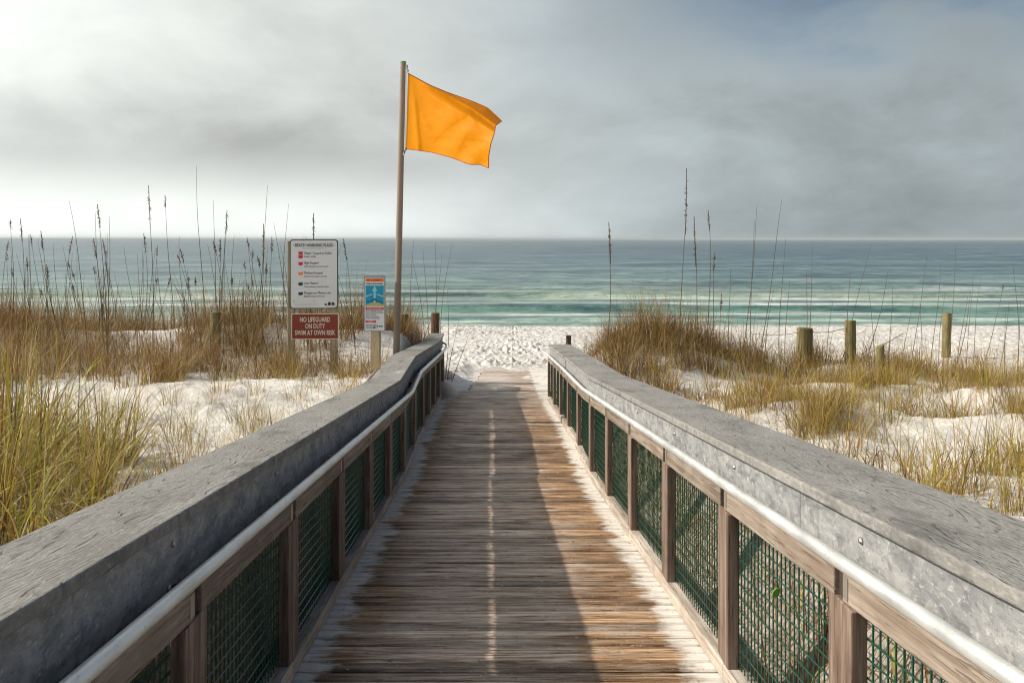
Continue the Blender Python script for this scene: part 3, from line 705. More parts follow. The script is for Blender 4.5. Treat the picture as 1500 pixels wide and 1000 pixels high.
proto_gold = [tuft_mesh('grass_tuft', int(rng.integers(90, 160)), 0.58, 0.14, 3.3, [M['g_gold'], M['g_green']], 0.25, 0.12) for k in range(7)]
proto_thin = [tuft_mesh('grass_tuft', int(rng.integers(30, 55)), 0.70, 0.14, 3.2, [M['g_gold'], M['g_green']], 0.4, 0.12) for k in range(5)]
proto_green = [tuft_mesh('grass_tuft', int(rng.integers(170, 230)), 0.88, 0.24, 3.3, [M['g_gold'], M['g_green']], 0.55, 0.25, (0.005, 0.012)) for k in range(5)]
proto_brown = [tuft_mesh('grass_tuft', int(rng.integers(90, 150)), 0.55, 0.16, 2.2, [M['g_brown'], M['g_gold']], 0.25) for k in range(5)]
def put_tuft(protos, x, y, sc, label, group, name='grass_tuft'):
    o = bpy.data.objects.new(name, random.choice(protos)); link(o)
    o.location = (x, y, TZ(x, y)-0.01); o.rotation_euler.z = random.uniform(0, 6.28); o.scale = (sc, sc, sc*random.uniform(0.9, 1.1))
    return tag(o, label, 'grass tuft', group)
# big clumps at the near left
for (x, y, sc) in ((-2.55, 4.1, 1.05), (-2.35, 4.7, 0.7), (-2.9, 4.7, 1.15), (-3.2, 5.3, 1.2), (-2.75, 5.5, 0.8), (-2.0, 3.9, 0.75), (-3.6, 6.0, 1.2), (-2.9, 6.1, 0.9), (-2.3, 3.5, 0.9), (-2.0, 3.35, 0.7), (-2.8, 3.9, 1.0), (-3.9, 6.9, 1.1)):
    put_tuft(proto_green, x, y, sc, 'tall yellow green clump of beach grass crowding the left edge beside the railing', 'tall clumps of grass at the near left')
for (x, y, sc) in ((-1.75, 3.9, 0.75), (-1.85, 4.5, 0.8), (-1.75, 5.0, 0.8), (-2.1, 5.6, 0.9), (-1.72, 5.7, 0.75), (-1.9, 6.3, 0.9), (-2.5, 6.6, 0.9), (-1.75, 6.9, 0.85), (-2.1, 7.3, 0.9), (-3.0, 7.5, 0.9), (-2.6, 8.1, 0.8), (-1.95, 8.3, 0.9), (-1.8, 7.7, 0.8), (-2.3, 9.0, 0.8), (-1.85, 9.3, 0.9), (-3.6, 8.2, 0.8), (-3.1, 9.1, 0.8), (-1.95, 10.2, 0.8), (-2.6, 10.3, 0.8)):
    put_tuft(proto_thin, x, y, sc, 'sparse arching tuft of thin grass on white sand left of the railing', 'sparse tufts on the left sand')
for k in range(34):
    y = rng.uniform(4.4, 10.5); x = cx(y)-rng.uniform(1.62, 1.7+0.28*y)
    put_tuft(proto_thin, x, y, rng.uniform(0.5, 0.9), 'sparse arching tuft of thin grass on white sand left of the railing', 'sparse tufts on the left sand')
# golden tufts on the right
random.seed(21)
k = 0
while k < 185:
    y = random.uniform(4.3, 12.2); x = random.uniform(1.55, 1.7+0.62*y)
    if x > 1.0+0.64*y: continue
    n_ = float(vnoise(np.array([x*0.8]), np.array([y*0.8]), 91)[0])
    if n_ < 0.30: continue
    if y > 6 and x < 2.0+0.05*y and random.random() < 0.65: continue
    put_tuft(proto_gold if n_ > 0.47 else proto_thin, x, y, random.uniform(0.65, 1.1), 'golden tuft of beach grass on the white sand right of the boardwalk', 'golden tufts on the right sand')
    k += 1
put_tuft(proto_green, 1.13, 14.6, 0.85, 'spiky green tuft of grass beside the far end of the right railing', None)
put_tuft(proto_brown, -1.55, 17.4, 0.8, 'brown wiry tuft of grass at the far end of the left railing', None)
put_tuft(proto_brown, -1.30, 17.6, 0.6, 'small brown tuft of grass drooping over the sand past the left railing end', None)

def mass(name, clumps, label, mats, frac2, per, hgt, arch=2.2, upright=0.3):
    clumps = [c for c in clumps if not (abs(c[0]-0.432*c[1]) < 0.33 and 8.0 < c[1] < 11.1)]   # keeps the short post in the open
    Vs, Qs, mis, b = [], [], [], 0
    for (x, y, sc) in clumps:
        n = int(per*sc*rng.uniform(0.7, 1.3))
        base, h, w, d, th0, curl = tuft_params(n, hgt*sc, 0.20, arch, upright)
        base = base+np.array([x, y, 0]); base[:, 2] = terrain(base[:, 0], base[:, 1])-0.03
        V, Q = blades(base, h, w*1.5, d, th0, curl)
        Vs.append(V); Qs.append(Q+b); b += len(V)
        mis.append(np.repeat((rng.random(n) < frac2).astype(int), 6))
    me = np_mesh(name, np.concatenate(Vs), np.concatenate(Qs), mats=mats, mi=np.concatenate(mis), smooth_=True)
    o = bpy.data.objects.new(name, me); link(o)
    return tag(o, label, 'grass', None, 'stuff')
# left ridge
cl = []
while len(cl) < 490:
    y = rng.uniform(12.3, 17.5); x = rng.uniform(-11.5, -1.75)
    if x > -3.2 and y < 12.9: continue
    if float(vnoise(np.array([x*0.9]), np.array([y*0.9]), 15)[0]) < 0.17: continue
    if abs(x+1.63) < .3 and y < 12.3: continue
    cl.append((x, y, rng.uniform(0.45, 1.0)+0.45*rng.random()**3))
for k in range(70):
    y = rng.uniform(9.5, 12.5); x = rng.uniform(-8, -4.2); cl.append((x, y, rng.uniform(0.6, 1.0)))
for k in range(75):
    y = rng.uniform(11.0, 12.5); x = rng.uniform(-4.6, -1.95); cl.append((x, y, rng.uniform(0.3, 0.72)))
mass('dune_grass', cl, 'dense brown beach grass covering the dune ridge behind the signs', [M['g_brown'], M['g_gold']], 0.48, 66, 0.86, 3.2, 0.16)
# right mound
cl = []
while len(cl) < 135:
    x = rng.normal(2.2, 1.0); y = rng.normal(13.0, 1.0)
    if x < 1.35 or x > 4.6 or y < 11: continue
    cl.append((x, y, (rng.uniform(0.45, 0.9)+0.4*rng.random()**3)*(1.1-0.12*abs(x-2.1))))
for k in range(60):
    x = rng.uniform(3.2, 6.8); y = rng.uniform(11.3, 13.0); cl.append((x, y, rng.uniform(0.45, 0.8)))
for k in range(40):
    y = rng.uniform(9.5, 14.0); cl.append((cx(y)+rng.uniform(1.55, 2.6), y, rng.uniform(0.4, 0.75)))
for k in range(230):
    y = rng.uniform(5.5, 12.5); x = rng.uniform(1.7, 1.2+0.6*y)
    if float(vnoise(np.array([x*1.1]), np.array([y*1.1]), 191)[0]) < 0.42: continue
    cl.append((x, y, rng.uniform(0.25, 0.5)))
mass('dune_grass', cl, 'golden brown beach grass spreading from the low mound right of the boardwalk', [M['g_brown'], M['g_gold']], 0.82, 74, 0.78, 3.0, 0.16)
cl = []
for k in range(90):
    x = rng.uniform(5.5, 12); y = rng.uniform(12, 19); cl.append((x, y, rng.uniform(0.35, 0.6)))
mass('dune_grass', cl, 'thin scattered grass among the wooden posts on the right sand', [M['g_brown'], M['g_gold']], 0.5, 28, 0.55)
# undergrowth against the outside of the railings, left row thickened to block sunlight
cl = []
for q in np.arange(0.6, 15.5, 0.09):
    cl.append((cx(q)-1.10+rng.uniform(-0.03, 0.06), q, rng.uniform(0.5, 0.9)))
mass('undergrowth', cl, 'dark undergrowth pressed against the outside of the left railing', [M['g_brown'], M['g_green']], 0.25, 60, 0.20, 2.6, 0.1)
cl = []
for q in np.arange(1.2, 15.5, 0.08):
    if rng.random() < 0.3 and q < 5: continue
    cl.append((cx(q)+1.42+rng.uniform(-0.22, 0.15), q, rng.uniform(0.5, 1.0)))
mass('undergrowth', cl, 'thin undergrowth against the outside of the right railing', [M['g_brown'], M['g_green']], 0.3, 26, 0.5, 2.6, 0.15)

# ------------------------------------------------------------------ sea oats
def sea_oat(bp, tp, Y, label, group, seed=True, bend=0.0, r=0.007):
    xb, _, zb = at(bp[0], bp[1], Y); zb = TZ(xb, Y)-0.05
    xt, _, zt = at(tp[0], tp[1], Y)
    root = empty('sea_oat', (xb, Y, zb), label, 'sea oat', group)
    L = Vector((xt-xb, random.uniform(-0.15, 0.15), zt-zb))
    side = Vector((L.z, 0, -L.x)).normalized()
    pts = []
    n = 9
    ph = random.uniform(0, 6)
    for k in range(n+1):
        t = k/n
        pts.append(L*t+side*(bend*4*t*(1-t)*L.length+0.006*math.sin(5*t+ph)*L.length*t*(1-t)*4))
    m_ = MB(); m_.tube(pts, [r*(1.15-0.85*k/n) for k in range(n+1)], 4)
    m_.build('stem', M['oat'], root)
    if seed:
        V, Q = [], []
        ln = 0.20 if seed is True else seed
        P0 = lambda t: L*t+side*(bend*4*t*(1-t)*L.length)
        m2 = MB()
        for k in range(int(26*ln/0.2)):
            t = 1-ln*(0.22+0.5*random.choice((0.1, 0.5, 0.9))+random.gauss(0, 0.07))
            p = P0(t); ang = random.uniform(0, 6.28); sz = random.uniform(0.026, 0.048)
            o = Vector((math.cos(ang), math.sin(ang), 0)); dn = (o*0.5+Vector((0, 0, random.uniform(-0.9, 0.9)))).normalized()
            q = p+o*0.006; wd = dn.cross(o).normalized()*sz*0.22
            m2.loft([[q+wd*0.2, q+o*0.003, q-wd*0.2], [q+dn*sz*0.5+wd, q+dn*sz*0.5+o*0.006, q+dn*sz*0.5-wd], [q+dn*sz, q+dn*sz+o*.001, q+dn*sz-wd*.1]])
        ks = [P0(1-ln+ln*q) for q in (0.1, 0.4, 0.7, 1.0)]; m2.tube(ks, 0.006, 4)
        m2.build('seed_head', M['seed'], root)
    return root
random.seed(5)
GL = 'sea oats rising from the left dune ridge'; GR = 'sea oats rising from the right dune'
tall_left = [((18, 480), (10, 320), 0.10), ((40, 470), (27, 320), 0.22), ((72, 470), (64, 338), 0.2), ((128, 440), (98, 293), 0), ((155, 470), (137, 299), 0.18), ((160, 470), (146, 312), 0),
 ((158, 475), (154, 315), 0), ((226, 478), (220, 272), 0.3), ((256, 470), (242, 286), 0.1), ((302, 464), (292, 244), 0), ((318, 470), (314, 294), 0), ((318, 470), (332, 308), 0.22), ((325, 465), (333, 322), 0), ((365, 474), (393, 272), 0), ((384, 472), (387, 328), 0.35),
 ((428, 440), (400, 326), 0), ((415, 470), (421, 298), 0), ((450, 480), (457, 312), 0.2), ((470, 470), (446, 345), 0)]
uniq = {7: 'sea oat with two dark seed clusters high on its stem above the left dune', 9: 'tallest bare sea oat of the left dune, reaching high into the cloud', 13: 'thick sea oat leaning right, just left of the white warning sign', 3: 'sea oat leaning left with a thin bare tip near the left edge', 1: 'sea oat with a dark drooping seed head near the left edge'}
for k, (b, t, s_) in enumerate(tall_left):
    sea_oat(b, t, random.uniform(12.6, 15), uniq.get(k, 'tall thin sea oat standing against the sky behind the left dune ridge'), None if k in uniq else GL, s_, random.uniform(-0.02, 0.03))
for k in range(120):
    bx = random.uniform(0, 530) if k > 20 else random.uniform(0, 200)
    tall = random.uniform(340, 430)
    sea_oat((bx, 475), (bx+random.gauss(-6, 16), tall), random.uniform(12.6, 16.5), 'thin sea oat stem standing against the sea on the left dune ridge', GL+' against the sea', random.choice((0, 0, 0, 0, 0.12, 0.2)), random.uniform(-0.04, 0.04), 0.006)
for (b, t) in (((628, 490), (603, 378)), ((634, 490), (620, 365)), ((640, 480), (638, 355)), ((644, 490), (662, 358)), ((630, 495), (648, 372)), ((600, 485), (606, 350)), ((652, 500), (655, 425)), ((617, 480), (640, 440)), ((655, 540), (672, 470)), ((660, 545), (690, 480))):
    sea_oat(b, t, random.uniform(16.6, 17.3), 'thin bare sea oat beside the reddish post at the left railing end', 'sea oats at the left railing end', 0, random.uniform(-0.03, 0.03))
tall_right = [((884, 490), (891, 326), 0.32), ((991, 455), (1005, 247), 0.38), ((1023, 440), (1018, 317), 0.4), ((1033, 427), (1040, 308), 0.15), ((1087, 445), (1106, 298), 0), ((1096, 470), (1104, 325), 0), ((1108, 473), (1141, 291), 0), ((1141, 485), (1151, 350), 0), ((1187, 478), (1194, 361), 0), ((1178, 480), (1186, 400), 0), ((1232, 515), (1271, 357), 0), ((1267, 510), (1297, 399), 0), ((1334, 520), (1360, 373), 0), ((1362, 520), (1383, 387), 0), ((1386, 520), (1404, 357), 0), ((1415, 520), (1428, 401), 0), ((1426, 520), (1442, 403), 0), ((1440, 525), (1463, 415), 0.1), ((1491, 530), (1486, 385), 0), ((1066, 470), (1068, 395), 0), ((1044, 440), (1046, 370), 0.2), ((1051, 450), (1054, 428), 0.3), ((1280, 520), (1276, 420), 0), ((1350, 530), (1352, 440), 0), ((1400, 530), (1412, 430), 0), ((1470, 530), (1478, 450), 0), ((1395, 540), (1420, 425), 0), ((1458, 540), (1472, 440), 0), ((1300, 530), (1310, 420), 0), ((1375, 545), (1390, 430), 0), ((1320, 540), (1338, 430), 0), ((1490, 545), (1499, 440), 0), ((1240, 520), (1252, 400), 0), ((1150, 490), (1158, 410), 0), ((1118, 480), (1130, 420), 0), ((1210, 520), (1216, 440), 0)]
uniq = {0: 'lone sea oat with a dark seed cluster standing left of the right mound', 1: 'tallest sea oat right of the boardwalk with a dark seed head against the sky', 2: 'sea oat with a long dark seed head right of the tallest one', 3: 'sea oat with a small seed tip above the horizon on the right mound', 6: 'bare sea oat leaning right with its tip above the horizon', 10: 'bare sea oat leaning right beside the middle wooden post'}
for k, (b, t, s_) in enumerate(tall_right):
    far = b[0] > 1200
    sea_oat(b, t, random.uniform(11.8, 14.5) if not far else random.uniform(11.5, 16), uniq.get(k, 'thin bare sea oat standing in the sand right of the mound' if far else 'thin bare sea oat rising from the grass of the right mound'), None if k in uniq else (GR if not far else 'sea oats on the open sand at the right'), s_, random.uniform(-0.02, 0.03), 0.0065)

# ------------------------------------------------------------------ posts and rope
def pile(px, ptop, Y, d, label, mat='pile', slant=0.0, square=False):
    x, _, zt = at(px, ptop, Y); zb = TZ(x, Y)-0.3
    m_ = MB(); n = 4 if square else 18; r = d/2*(1.25 if square else 1)
    rings = []
    H = [0, 0.25, 0.6, 1.0]
    for k, t in enumerate(H):
        z = zb*(1-t)+zt*t-zb
        rings.append([(r*(1.04-0.04*t)*math.cos(2*math.pi*i/n+math.pi/4), r*(1.04-0.04*t)*math.sin(2*math.pi*i/n+math.pi/4), z+(slant*math.cos(2*math.pi*i/n+math.pi/4)*r if t == 1 else 0)) for i in range(n)])
    m_.loft(rings)
    o = m_.build('wooden_post', M[mat], None, bevel=0.012, loc=(x, Y, zb))
    o.rotation_euler = (random.uniform(-.02, .02), random.uniform(-.025, .025), 0)
    return tag(o, label, 'post', 'wooden posts in the sand')
pile(1178, 480, 12.5, 0.225, 'thick round wooden post, widest of the posts right of the boardwalk')
pile(1246, 469, 12.4, 0.155, 'round wooden post second from the thick one, standing in grass on the right')
pile(1290, 506, 11.0, 0.10, 'short thin wooden post with slanted top on the right sand', 'pile', 0.5)
pile(1385, 458, 17.0, 0.165, 'slim wooden post farthest right, standing on bare white sand')
pile(637, 458, 17.4, 0.175, 'reddish wooden post rising behind the end of the left railing', 'redpost')
pile(592, 460, 15.0, 0.16, 'wooden post in grass just right of the flagpole')
pile(316, 457, 13.0, 0.15, 'wooden post half hidden in grass left of the white sign')
pile(832, 491, 16.4, 0.11, 'low dark post stump behind the end of the right railing', 'darkwood', 0, True)
def rope(name, p, q, sag, label, r=0.0055):
    p, q = Vector(p), Vector(q); pts = []
    for k in range(13):
        t = k/12; v = p.lerp(q, t); v.z -= sag*4*t*(1-t); pts.append(v)
    m_ = MB(); m_.tube(pts, r, 6)
    return tag(m_.build(name, M['rope'], None), label, 'rope')
rope('rope', at(1100, 488, 13.2), at(1169, 487, 12.45), 0.03, 'thin rope running from the mound to the thick post')
rope('rope', at(1187, 486, 12.45), at(1240, 480, 12.38), 0.03, 'thin rope between the thick post and the round post beside it')
rope('stick', at(1268, 520, 11.6), at(1323, 488, 11.4), 0.0, 'thin grey stick leaning up over the short slanted post', 0.007)['category'] = 'stick'

# ------------------------------------------------------------------ signs
def text(body, size, mat, parent, x, z, y=-0.006, align='LEFT', name='lettering', w=1.0, spacing=1.0, bold=0.0):
    cu = bpy.data.curves.new('t', 'FONT'); cu.body = body; cu.size = size; cu.align_x = align; cu.align_y = 'CENTER'; cu.space_line = spacing; cu.extrude = 0.0008; cu.resolution_u = 2; cu.offset = bold
    t = bpy.data.objects.new('t', cu); COL.objects.link(t)
    dg = bpy.context.evaluated_depsgraph_get(); dg.update()
    me = bpy.data.meshes.new_from_object(t.evaluated_get(dg)); bpy.data.objects.remove(t)
    me.materials.clear(); me.materials.append(mat); me.name = name
    o = bpy.data.objects.new(name, me); link(o, parent); o.location = (x, y, z); o.rotation_euler = (R(90), 0, 0); o.scale = (w, 1, 1)
    return o
def plate(parent, name, mat, x0, x1, z0, z1, y0, y1, rad=0.0, bevel=0.002):
    m_ = MB()
    if rad:
        out = []
        for (cx_, cz_, a0) in ((x1-rad, z1-rad, 0), (x0+rad, z1-rad, 90), (x0+rad, z0+rad, 180), (x1-rad, z0+rad, 270)):
            for k in range(5):
                a = R(a0+90*k/4); out.append((cx_+rad*math.cos(a), cz_+rad*math.sin(a)))
        m_.loft([[(x, y0, z) for x, z in out], [(x, y1, z) for x, z in out]])
    else: m_.box(x0, x1, y0, y1, z0, z1)
    return m_.build(name, mat, parent)
YS = 12.0
x0, _, _ = at(460, 350, YS); zg = TZ(x0, YS)
ws = empty('warning_sign', (x0, YS, zg), 'tall white beach warning flags sign with dark border on two wooden posts', 'sign', None, R(3))
zt = -zg                                  # local height of the camera's eye level
for sx in (-0.325, 0.27):
    m_ = MB(); m_.box(sx-0.047, sx+0.047, 0.003, 0.10, -0.4, zt-0.03); m_.build('post', M['signpost'], ws, bevel=0.006)
bd = plate(ws, 'sign_board', M['signedge'], -0.335, 0.335, zt-0.98, zt-0.005, -0.005, 0.002, 0.045)
plate(bd, 'sign_face', M['signwhite'], -0.322, 0.322, zt-0.967, zt-0.018, -0.0075, -0.0055, 0.038)
text('BEACH WARNING FLAGS', 0.062, M['ink'], ws, 0, zt-0.09, -0.009, 'CENTER', w=0.74, bold=0.0012)
plate(ws, 'underline', M['ink'], -0.16, 0.16, zt-0.134, zt-0.130, -0.0095, -0.008)
rows = [('Water Closed to Public', '', 'red', -0.21), ('High Hazard', 'High surf and/or strong currents', 'red', -0.345), ('Medium Hazard', 'Moderate surf and/or currents', 'orange', -0.485), ('Low Hazard', 'Calm conditions, exercise caution', 'dgreen', -0.63), ('Dangerous Marine Life', 'Jellyfish, stingrays and others', 'navy', -0.765)]
for i, (t_, sub, colr, z) in enumerate(rows):
    for dz in ((0.012, -0.038) if i == 0 else (0.0,)):
        m_ = MB(); zz = zt+z+dz
        m_.add([(-0.215, -0.0095, zz-0.02), (-0.19, -0.0095, zz-0.026), (-0.155, -0.0095, zz-0.018), (-0.155, -0.0095, zz+0.024), (-0.19, -0.0095, zz+0.017), (-0.215, -0.0095, zz+0.024)], [(0, 1, 2, 3, 4, 5)])
        m_.build('flag_symbol', M[colr], ws)
    text(t_, 0.052, M['ink'], ws, -0.14, zt+z+0.008, -0.009, w=0.78)
    if sub: text(sub, 0.030, M['ink'], ws, -0.14, zt+z-0.040, -0.009, w=0.85)
    else: text('Double red flags', 0.030, M['ink'], ws, -0.14, zt+z-0.036, -0.009, w=0.85)
plate(ws, 'underline', M['ink'], -0.26, 0.05, zt-0.920, zt-0.917, -0.0095, -0.008)
for k, (xx, hh) in enumerate(((0.165, 0.02), (0.215, 0.045), (0.265, 0.04))):
    m_ = MB(); m_.tube([(xx, -0.009, zt-0.93), (xx, -0.009, zt-0.93+hh*0.6), (xx, -0.009, zt-0.93+hh)], [0.018, 0.020, 0.008], 10); m_.build('emblem', M['ink'], ws)
for xx, zz in ((-0.28, -0.09), (0.28, -0.09), (-0.28, -0.87), (0.0, -0.87)):
    m_ = MB(); m_.tube([(xx, -0.0075, zt+zz), (xx, -0.012, zt+zz)], 0.009, 8); m_.build('bolt', M['plate'], ws)
ng = empty('lifeguard_sign', (x0, YS, zg), 'small brown no lifeguard on duty sign with cream lettering below the white board', 'sign', None, R(3))
bd = plate(ng, 'sign_board', M['cream'], -0.315, 0.345, zt-1.41, zt-1.045, -0.005, 0.002, 0.012)
plate(bd, 'sign_face', M['brown'], -0.303, 0.333, zt-1.398, zt-1.057, -0.0075, -0.0055, 0.01)
for k, t_ in enumerate(('NO LIFEGUARD', 'ON DUTY', 'SWIM AT OWN RISK')):
    text(t_, 0.096, M['cream'], ng, 0.015, zt-1.135-0.092*k, -0.009, 'CENTER', w=0.63, bold=0.0015)
# rip current sign on its single post
x1, _, _ = at(549, 400, 11.6); zg1 = TZ(x1, 11.6); z1 = -zg1
rs = empty('rip_current_sign', (x1, 11.6, zg1), 'narrow rip current sign with blue picture on a single wooden post', 'sign', None, R(-4))
top = z1-53*11.6/F; bot = z1-135*11.6/F
m_ = MB(); m_.box(-0.062, 0.062, 0.003, 0.10, -0.4, bot+0.45); m_.build('post', M['signpost'], rs, bevel=0.006)
bd = plate(rs, 'sign_board', M['signgrey'], -0.148, 0.148, bot, top, -0.005, 0.002, 0.012)
H = top-bot; zz = lambda f: top-H*f
plate(bd, 'sign_face', M['signwhite'], -0.128, 0.128, zz(0.98), zz(0.05), -0.0075, -0.0055)
plate(rs, 'header_band', M['orange'], -0.124, 0.124, zz(0.115), zz(0.06), -0.0095, -0.008)
text('RIP CURRENTS', 0.042, M['red'], rs, 0, zz(0.088), -0.0105, 'CENTER', w=0.80, bold=0.001)
text('Break the Grip of the Rip!', 0.034, M['ink'], rs, 0, zz(0.152), -0.009, 'CENTER', w=0.62, bold=0.0008)
pc = plate(rs, 'picture', M['blue'], -0.124, 0.124, zz(0.55), zz(0.185), -0.0095, -0.008)
m_ = MB(); pts = [(-0.124, zz(0.55)), (0.124, zz(0.55)), (0.124, zz(0.53)), (0.06, zz(0.495)), (0.0, zz(0.485)), (-0.06, zz(0.50)), (-0.124, zz(0.54))]
m_.loft([[(x, -0.0098, z) for x, z in pts], [(x, -0.0112, z) for x, z in pts]]); m_.build('picture_beach', M['khaki'], pc)
def arrow(pts, w, mat, y=-0.0112):
    m_ = MB(); q = []
    for i, (x, f) in enumerate(pts): q.append(Vector((x, y, zz(f))))
    for i in range(len(q)-1):
        d_ = (q[i+1]-q[i]).normalized(); n_ = Vector((-d_.z, 0, d_.x))*w
        m_.add([q[i]-n_, q[i]+n_, q[i+1]+n_, q[i+1]-n_], [(0, 1, 2, 3)])
    d_ = (q[-1]-q[-2]).normalized(); n_ = Vector((-d_.z, 0, d_.x))*w*2.6
    m_.add([q[-1]-n_, q[-1]+n_, q[-1]+d_*w*5], [(0, 1, 2)])
    m_.build('arrow', mat, pc)
arrow([(0, 0.49), (0, 0.40), (0, 0.28)], 0.014, M['lblue'])
arrow([(-0.11, 0.48), (-0.05, 0.465), (-0.02, 0.44)], 0.007, M['dblue'])
arrow([(0.11, 0.48), (0.05, 0.465), (0.02, 0.44)], 0.007, M['dblue'])
arrow([(-0.03, 0.34), (-0.07, 0.355), (-0.10, 0.37)], 0.004, M['signwhite'])
arrow([(0.03, 0.34), (0.07, 0.355), (0.10, 0.37)], 0.004, M['signwhite'])
plate(rs, 'header_band', M['red'], -0.124, 0.124, zz(0.615), zz(0.57), -0.0095, -0.008)
text('IF CAUGHT IN A RIP CURRENT', 0.026, M['signwhite'], rs, 0, zz(0.593), -0.0105, 'CENTER', w=0.58)
text("Don't fight the current\nSwim out of the current\nthen to shore\nIf you can't escape\nfloat or tread water", 0.030, M['ink'], rs, -0.118, zz(0.70), -0.009, w=0.8, spacing=0.85)
plate(rs, 'header_band', M['red'], -0.124, 0.02, zz(0.845), zz(0.81), -0.0095, -0.008)
text('SAFETY', 0.026, M['signwhite'], rs, -0.055, zz(0.828), -0.0105, 'CENTER', w=0.7)
text('Know how to swim\nNever swim alone\nIf in doubt, stay out', 0.026, M['ink'], rs, -0.118, zz(0.91), -0.009, w=0.72, spacing=0.85)
for k, xx in enumerate((-0.005, 0.04, 0.07, 0.10)):
    m_ = MB(); m_.tube([(xx, -0.0076, zz(0.93-(k > 0)*0.02)), (xx, -0.0095, zz(0.93-(k > 0)*0.02))], 0.012, 12); m_.build('emblem', M['dblue'], rs)

# ------------------------------------------------------------------ flagpole and flag
YP = 12.0
xb, _, _ = at(580, 522, YP); zb = TZ(xb, YP)-0.2
xt, _, zt_ = at(590.5, 92, YP)
fp = empty('flagpole', (xb, YP, zb), 'tall slightly leaning grey brown flagpole behind the left railing', 'flagpole')
V_ = Vector((xt-xb, 0, zt_-zb))
m_ = MB(); m_.tube([V_*t for t in (0, 0.2, 0.4, 0.6, 0.8, 1.0)], [0.048, 0.047, 0.046, 0.044, 0.042, 0.040], 20); m_.build('pole', M['pole'], fp, smooth_=False)
m_ = MB(); m_.tube([V_, V_*1.0035], [0.043, 0.041], 20); m_.build('pole_cap', M['greencap'], fp)
def wpt(px, py, dy=0.0):
    x, y, z = at(px, py, YP); return Vector((x, y+dy, z))
fl = empty('flag', wpt(597, 163), 'bright orange warning flag blowing right from the top of the pole', 'flag')
fo = Vector(fl.location)
# hoist rope with clips holds the flag
m_ = MB(); m_.tube([wpt(596.5, 95, -0.05)-Vector(fp.location), wpt(595.5, 104, -0.05)-Vector(fp.location), wpt(594.5, 218, -0.05)-Vector(fp.location), wpt(591.5, 228, -0.05)-Vector(fp.location)], 0.006, 6); m_.build('halyard', M['signwhite'], fp)
m_ = MB()
for (px, py) in ((596.5, 99), (597.5, 105), (594.5, 220), (592.5, 224)):
    p = wpt(px, py, -0.055)-Vector(fp.location); m_.tube([p+Vector((0, 0, 0.025)), p+Vector((0.012, 0, 0)), p-Vector((0, 0, 0.025))], 0.008, 6)
m_.build('clip', M['clip'], fp)
def curve(ps, t):
    a = np.array(ps, float); d_ = np.r_[0, np.cumsum(np.hypot(*np.diff(a[:, :2], axis=0).T))]; d_ /= d_[-1]
    # smooth (Catmull-Rom by dense interpolation of neighbours)
    return np.stack([np.interp(t, d_, a[:, k]) for k in range(a.shape[1])], -1)
NU, NV = 90, 60
def sm(c, n=6):
    for _ in range(n):
        c[1:-1] = 0.25*c[:-2]+0.5*c[1:-1]+0.25*c[2:]
    return c
uu = np.linspace(0, 1, NU+1); vv = np.linspace(0, 1, NV+1)
crease = sm(curve([(597.5, 108), (625, 124), (652, 137), (690, 158), (726, 184)], uu))
bottom = sm(curve([(594.5, 218), (632, 223), (662, 231), (688, 241), (704, 241), (715.5, 246)], uu))
hoist = sm(curve([(594.5, 218), (596, 165), (597.5, 108)], vv)); fly = sm(curve([(715.5, 246), (716, 228), (719, 210), (724, 196), (726, 184)], vv))
U, Vv = np.meshgrid(uu, vv)
def coons(c0, c1, d0, d1):
    Lc = (1-Vv)[..., None]*c0[None]+Vv[..., None]*c1[None]
    Ld = (1-U)[..., None]*d0[:, None]+U[..., None]*d1[:, None]
    B = ((1-U)*(1-Vv))[..., None]*c0[0]+(U*(1-Vv))[..., None]*c0[-1]+((1-U)*Vv)[..., None]*c1[0]+(U*Vv)[..., None]*c1[-1]
    return Lc+Ld-B
P2 = coons(bottom, crease, hoist, fly)
dep = 0.035*np.sin(2.6*U*math.pi+1.6*Vv-0.6)*U**0.7-0.85*U**1.15
dep += 0.018*np.sin(9*U+5.5*Vv)*U*(1-U*0.3)
dep += 0.009*np.sin(21*(U-0.45*Vv)+1.2)*smooth(0.25, 0.8, U)*smooth(0.95, 0.55, Vv)
dep += 0.035*(fbm(U*4.5, Vv*3.5+U*3, 12, 5))*smooth(0.0, 0.2, U)
for (a_, b_, c_, h_, w_) in ((0.9, 0.45, 0.70, 0.030, 0.03), (1.0, 0.25, 0.86, 0.025, 0.03), (0.6, -0.75, -0.02, 0.022, 0.025), (0.5, 1.0, 0.95, 0.022, 0.03)):
    q_ = a_*U+b_*(1-Vv)-c_
    dep += 0.2*h_*np.where(q_ < 0, np.exp(-(q_/w_)**2), np.exp(-(q_/(w_*3))**2))*smooth(0.08, 0.4, U)+0.05*smooth(0.82, 1.0, Vv)*smooth(0.15, 0.6, U)
dep += -0.022*np.exp(-((U-0.05-0.10*(1-Vv))/0.035)**2)*smooth(1.0, 0.3, Vv)
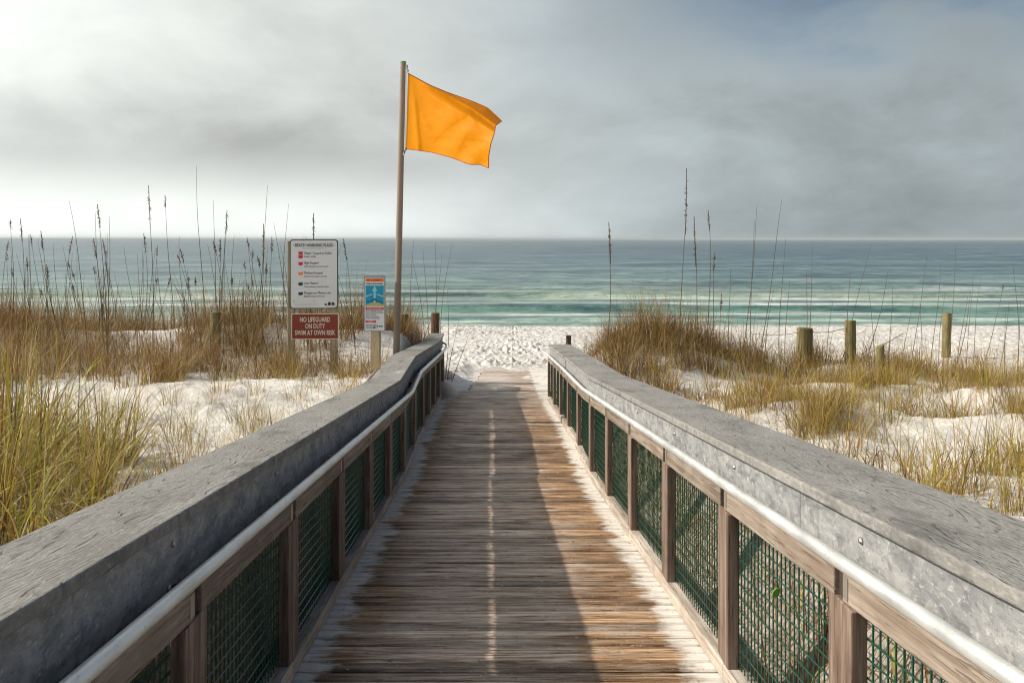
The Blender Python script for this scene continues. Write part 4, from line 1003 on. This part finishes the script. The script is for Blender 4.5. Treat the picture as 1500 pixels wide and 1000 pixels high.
def flag_sheet(P, D): 
    Y_ = YP-0.05+D
    return np.stack([(P[..., 0]-750)*Y_/F-fo.x, Y_-fo.y, (350-P[..., 1])*Y_/F-fo.z], -1)
G = flag_sheet(P2, dep)
# the folded-over top edge runs back from the crease
tops = sm(curve([(597.5, 107.5), (630, 125), (655, 135.5), (688, 147), (714, 158), (735, 177.5)], uu))
NF = 8; ext = []
for k in range(1, NF+1):
    t = k/NF
    c = crease*(1-t)+tops*t
    ext.append(flag_sheet(c[None], (dep[-1]+0.45*t*np.clip(uu*1.2, 0, 1))[None])[0])
ALL = np.concatenate([G, np.array(ext)], 0)
ny, nx = ALL.shape[:2]; idx = np.arange(nx*ny).reshape(ny, nx)
Q = np.stack([idx[:-1, :-1], idx[:-1, 1:], idx[1:, 1:], idx[1:, :-1]], -1).reshape(-1, 4)
me = np_mesh('cloth', ALL.reshape(-1, 3), Q, M['flag'], True)
fc = bpy.data.objects.new('cloth', me); link(fc, fl)
m_ = MB(); loop = list(ALL[0, :])+list(ALL[1:, -1])+list(ALL[-1, ::-1])
m_.tube([Vector(p) for p in loop], 0.0065, 6); m_.build('hem', M['hem'], fl)

# a green leaf caught in the right wire mesh
lx, ly, lz = at(1137, 868, 1250*(1.035)/(1137-717))
m_ = MB(); pts = [(0, 0.022), (0.012, 0.014), (0.016, 0.0), (0.010, -0.014), (0.0, -0.024), (-0.013, -0.012), (-0.016, 0.004), (-0.010, 0.017)]
m_.loft([[(x, -0.001, z) for x, z in pts], [(x*0.9, 0.001+0.004*abs(x)/0.016, z) for x, z in pts]])
lf = m_.build('leaf', M['leaf'], None, loc=(lx, ly, lz)); lf.rotation_euler = (0.3, 0.3, 0.4)
tag(lf, 'small bright green leaf caught in the wire mesh of the right railing', 'leaf')

# ------------------------------------------------------------------ thin sea haze
m_ = MB(); m_.box(-42000, 42000, -90, 31000, -8, 4.5)
hz = Mat('haze_air')
v = hz.n('VolumePrincipled', Color=(0.62, 0.68, 0.71, 1), Density=0.00034); hz.t.links.new(v.outputs[0], hz.out.inputs['Volume'])
ho = m_.build('haze', hz.m, None); ho['kind'] = 'stuff'
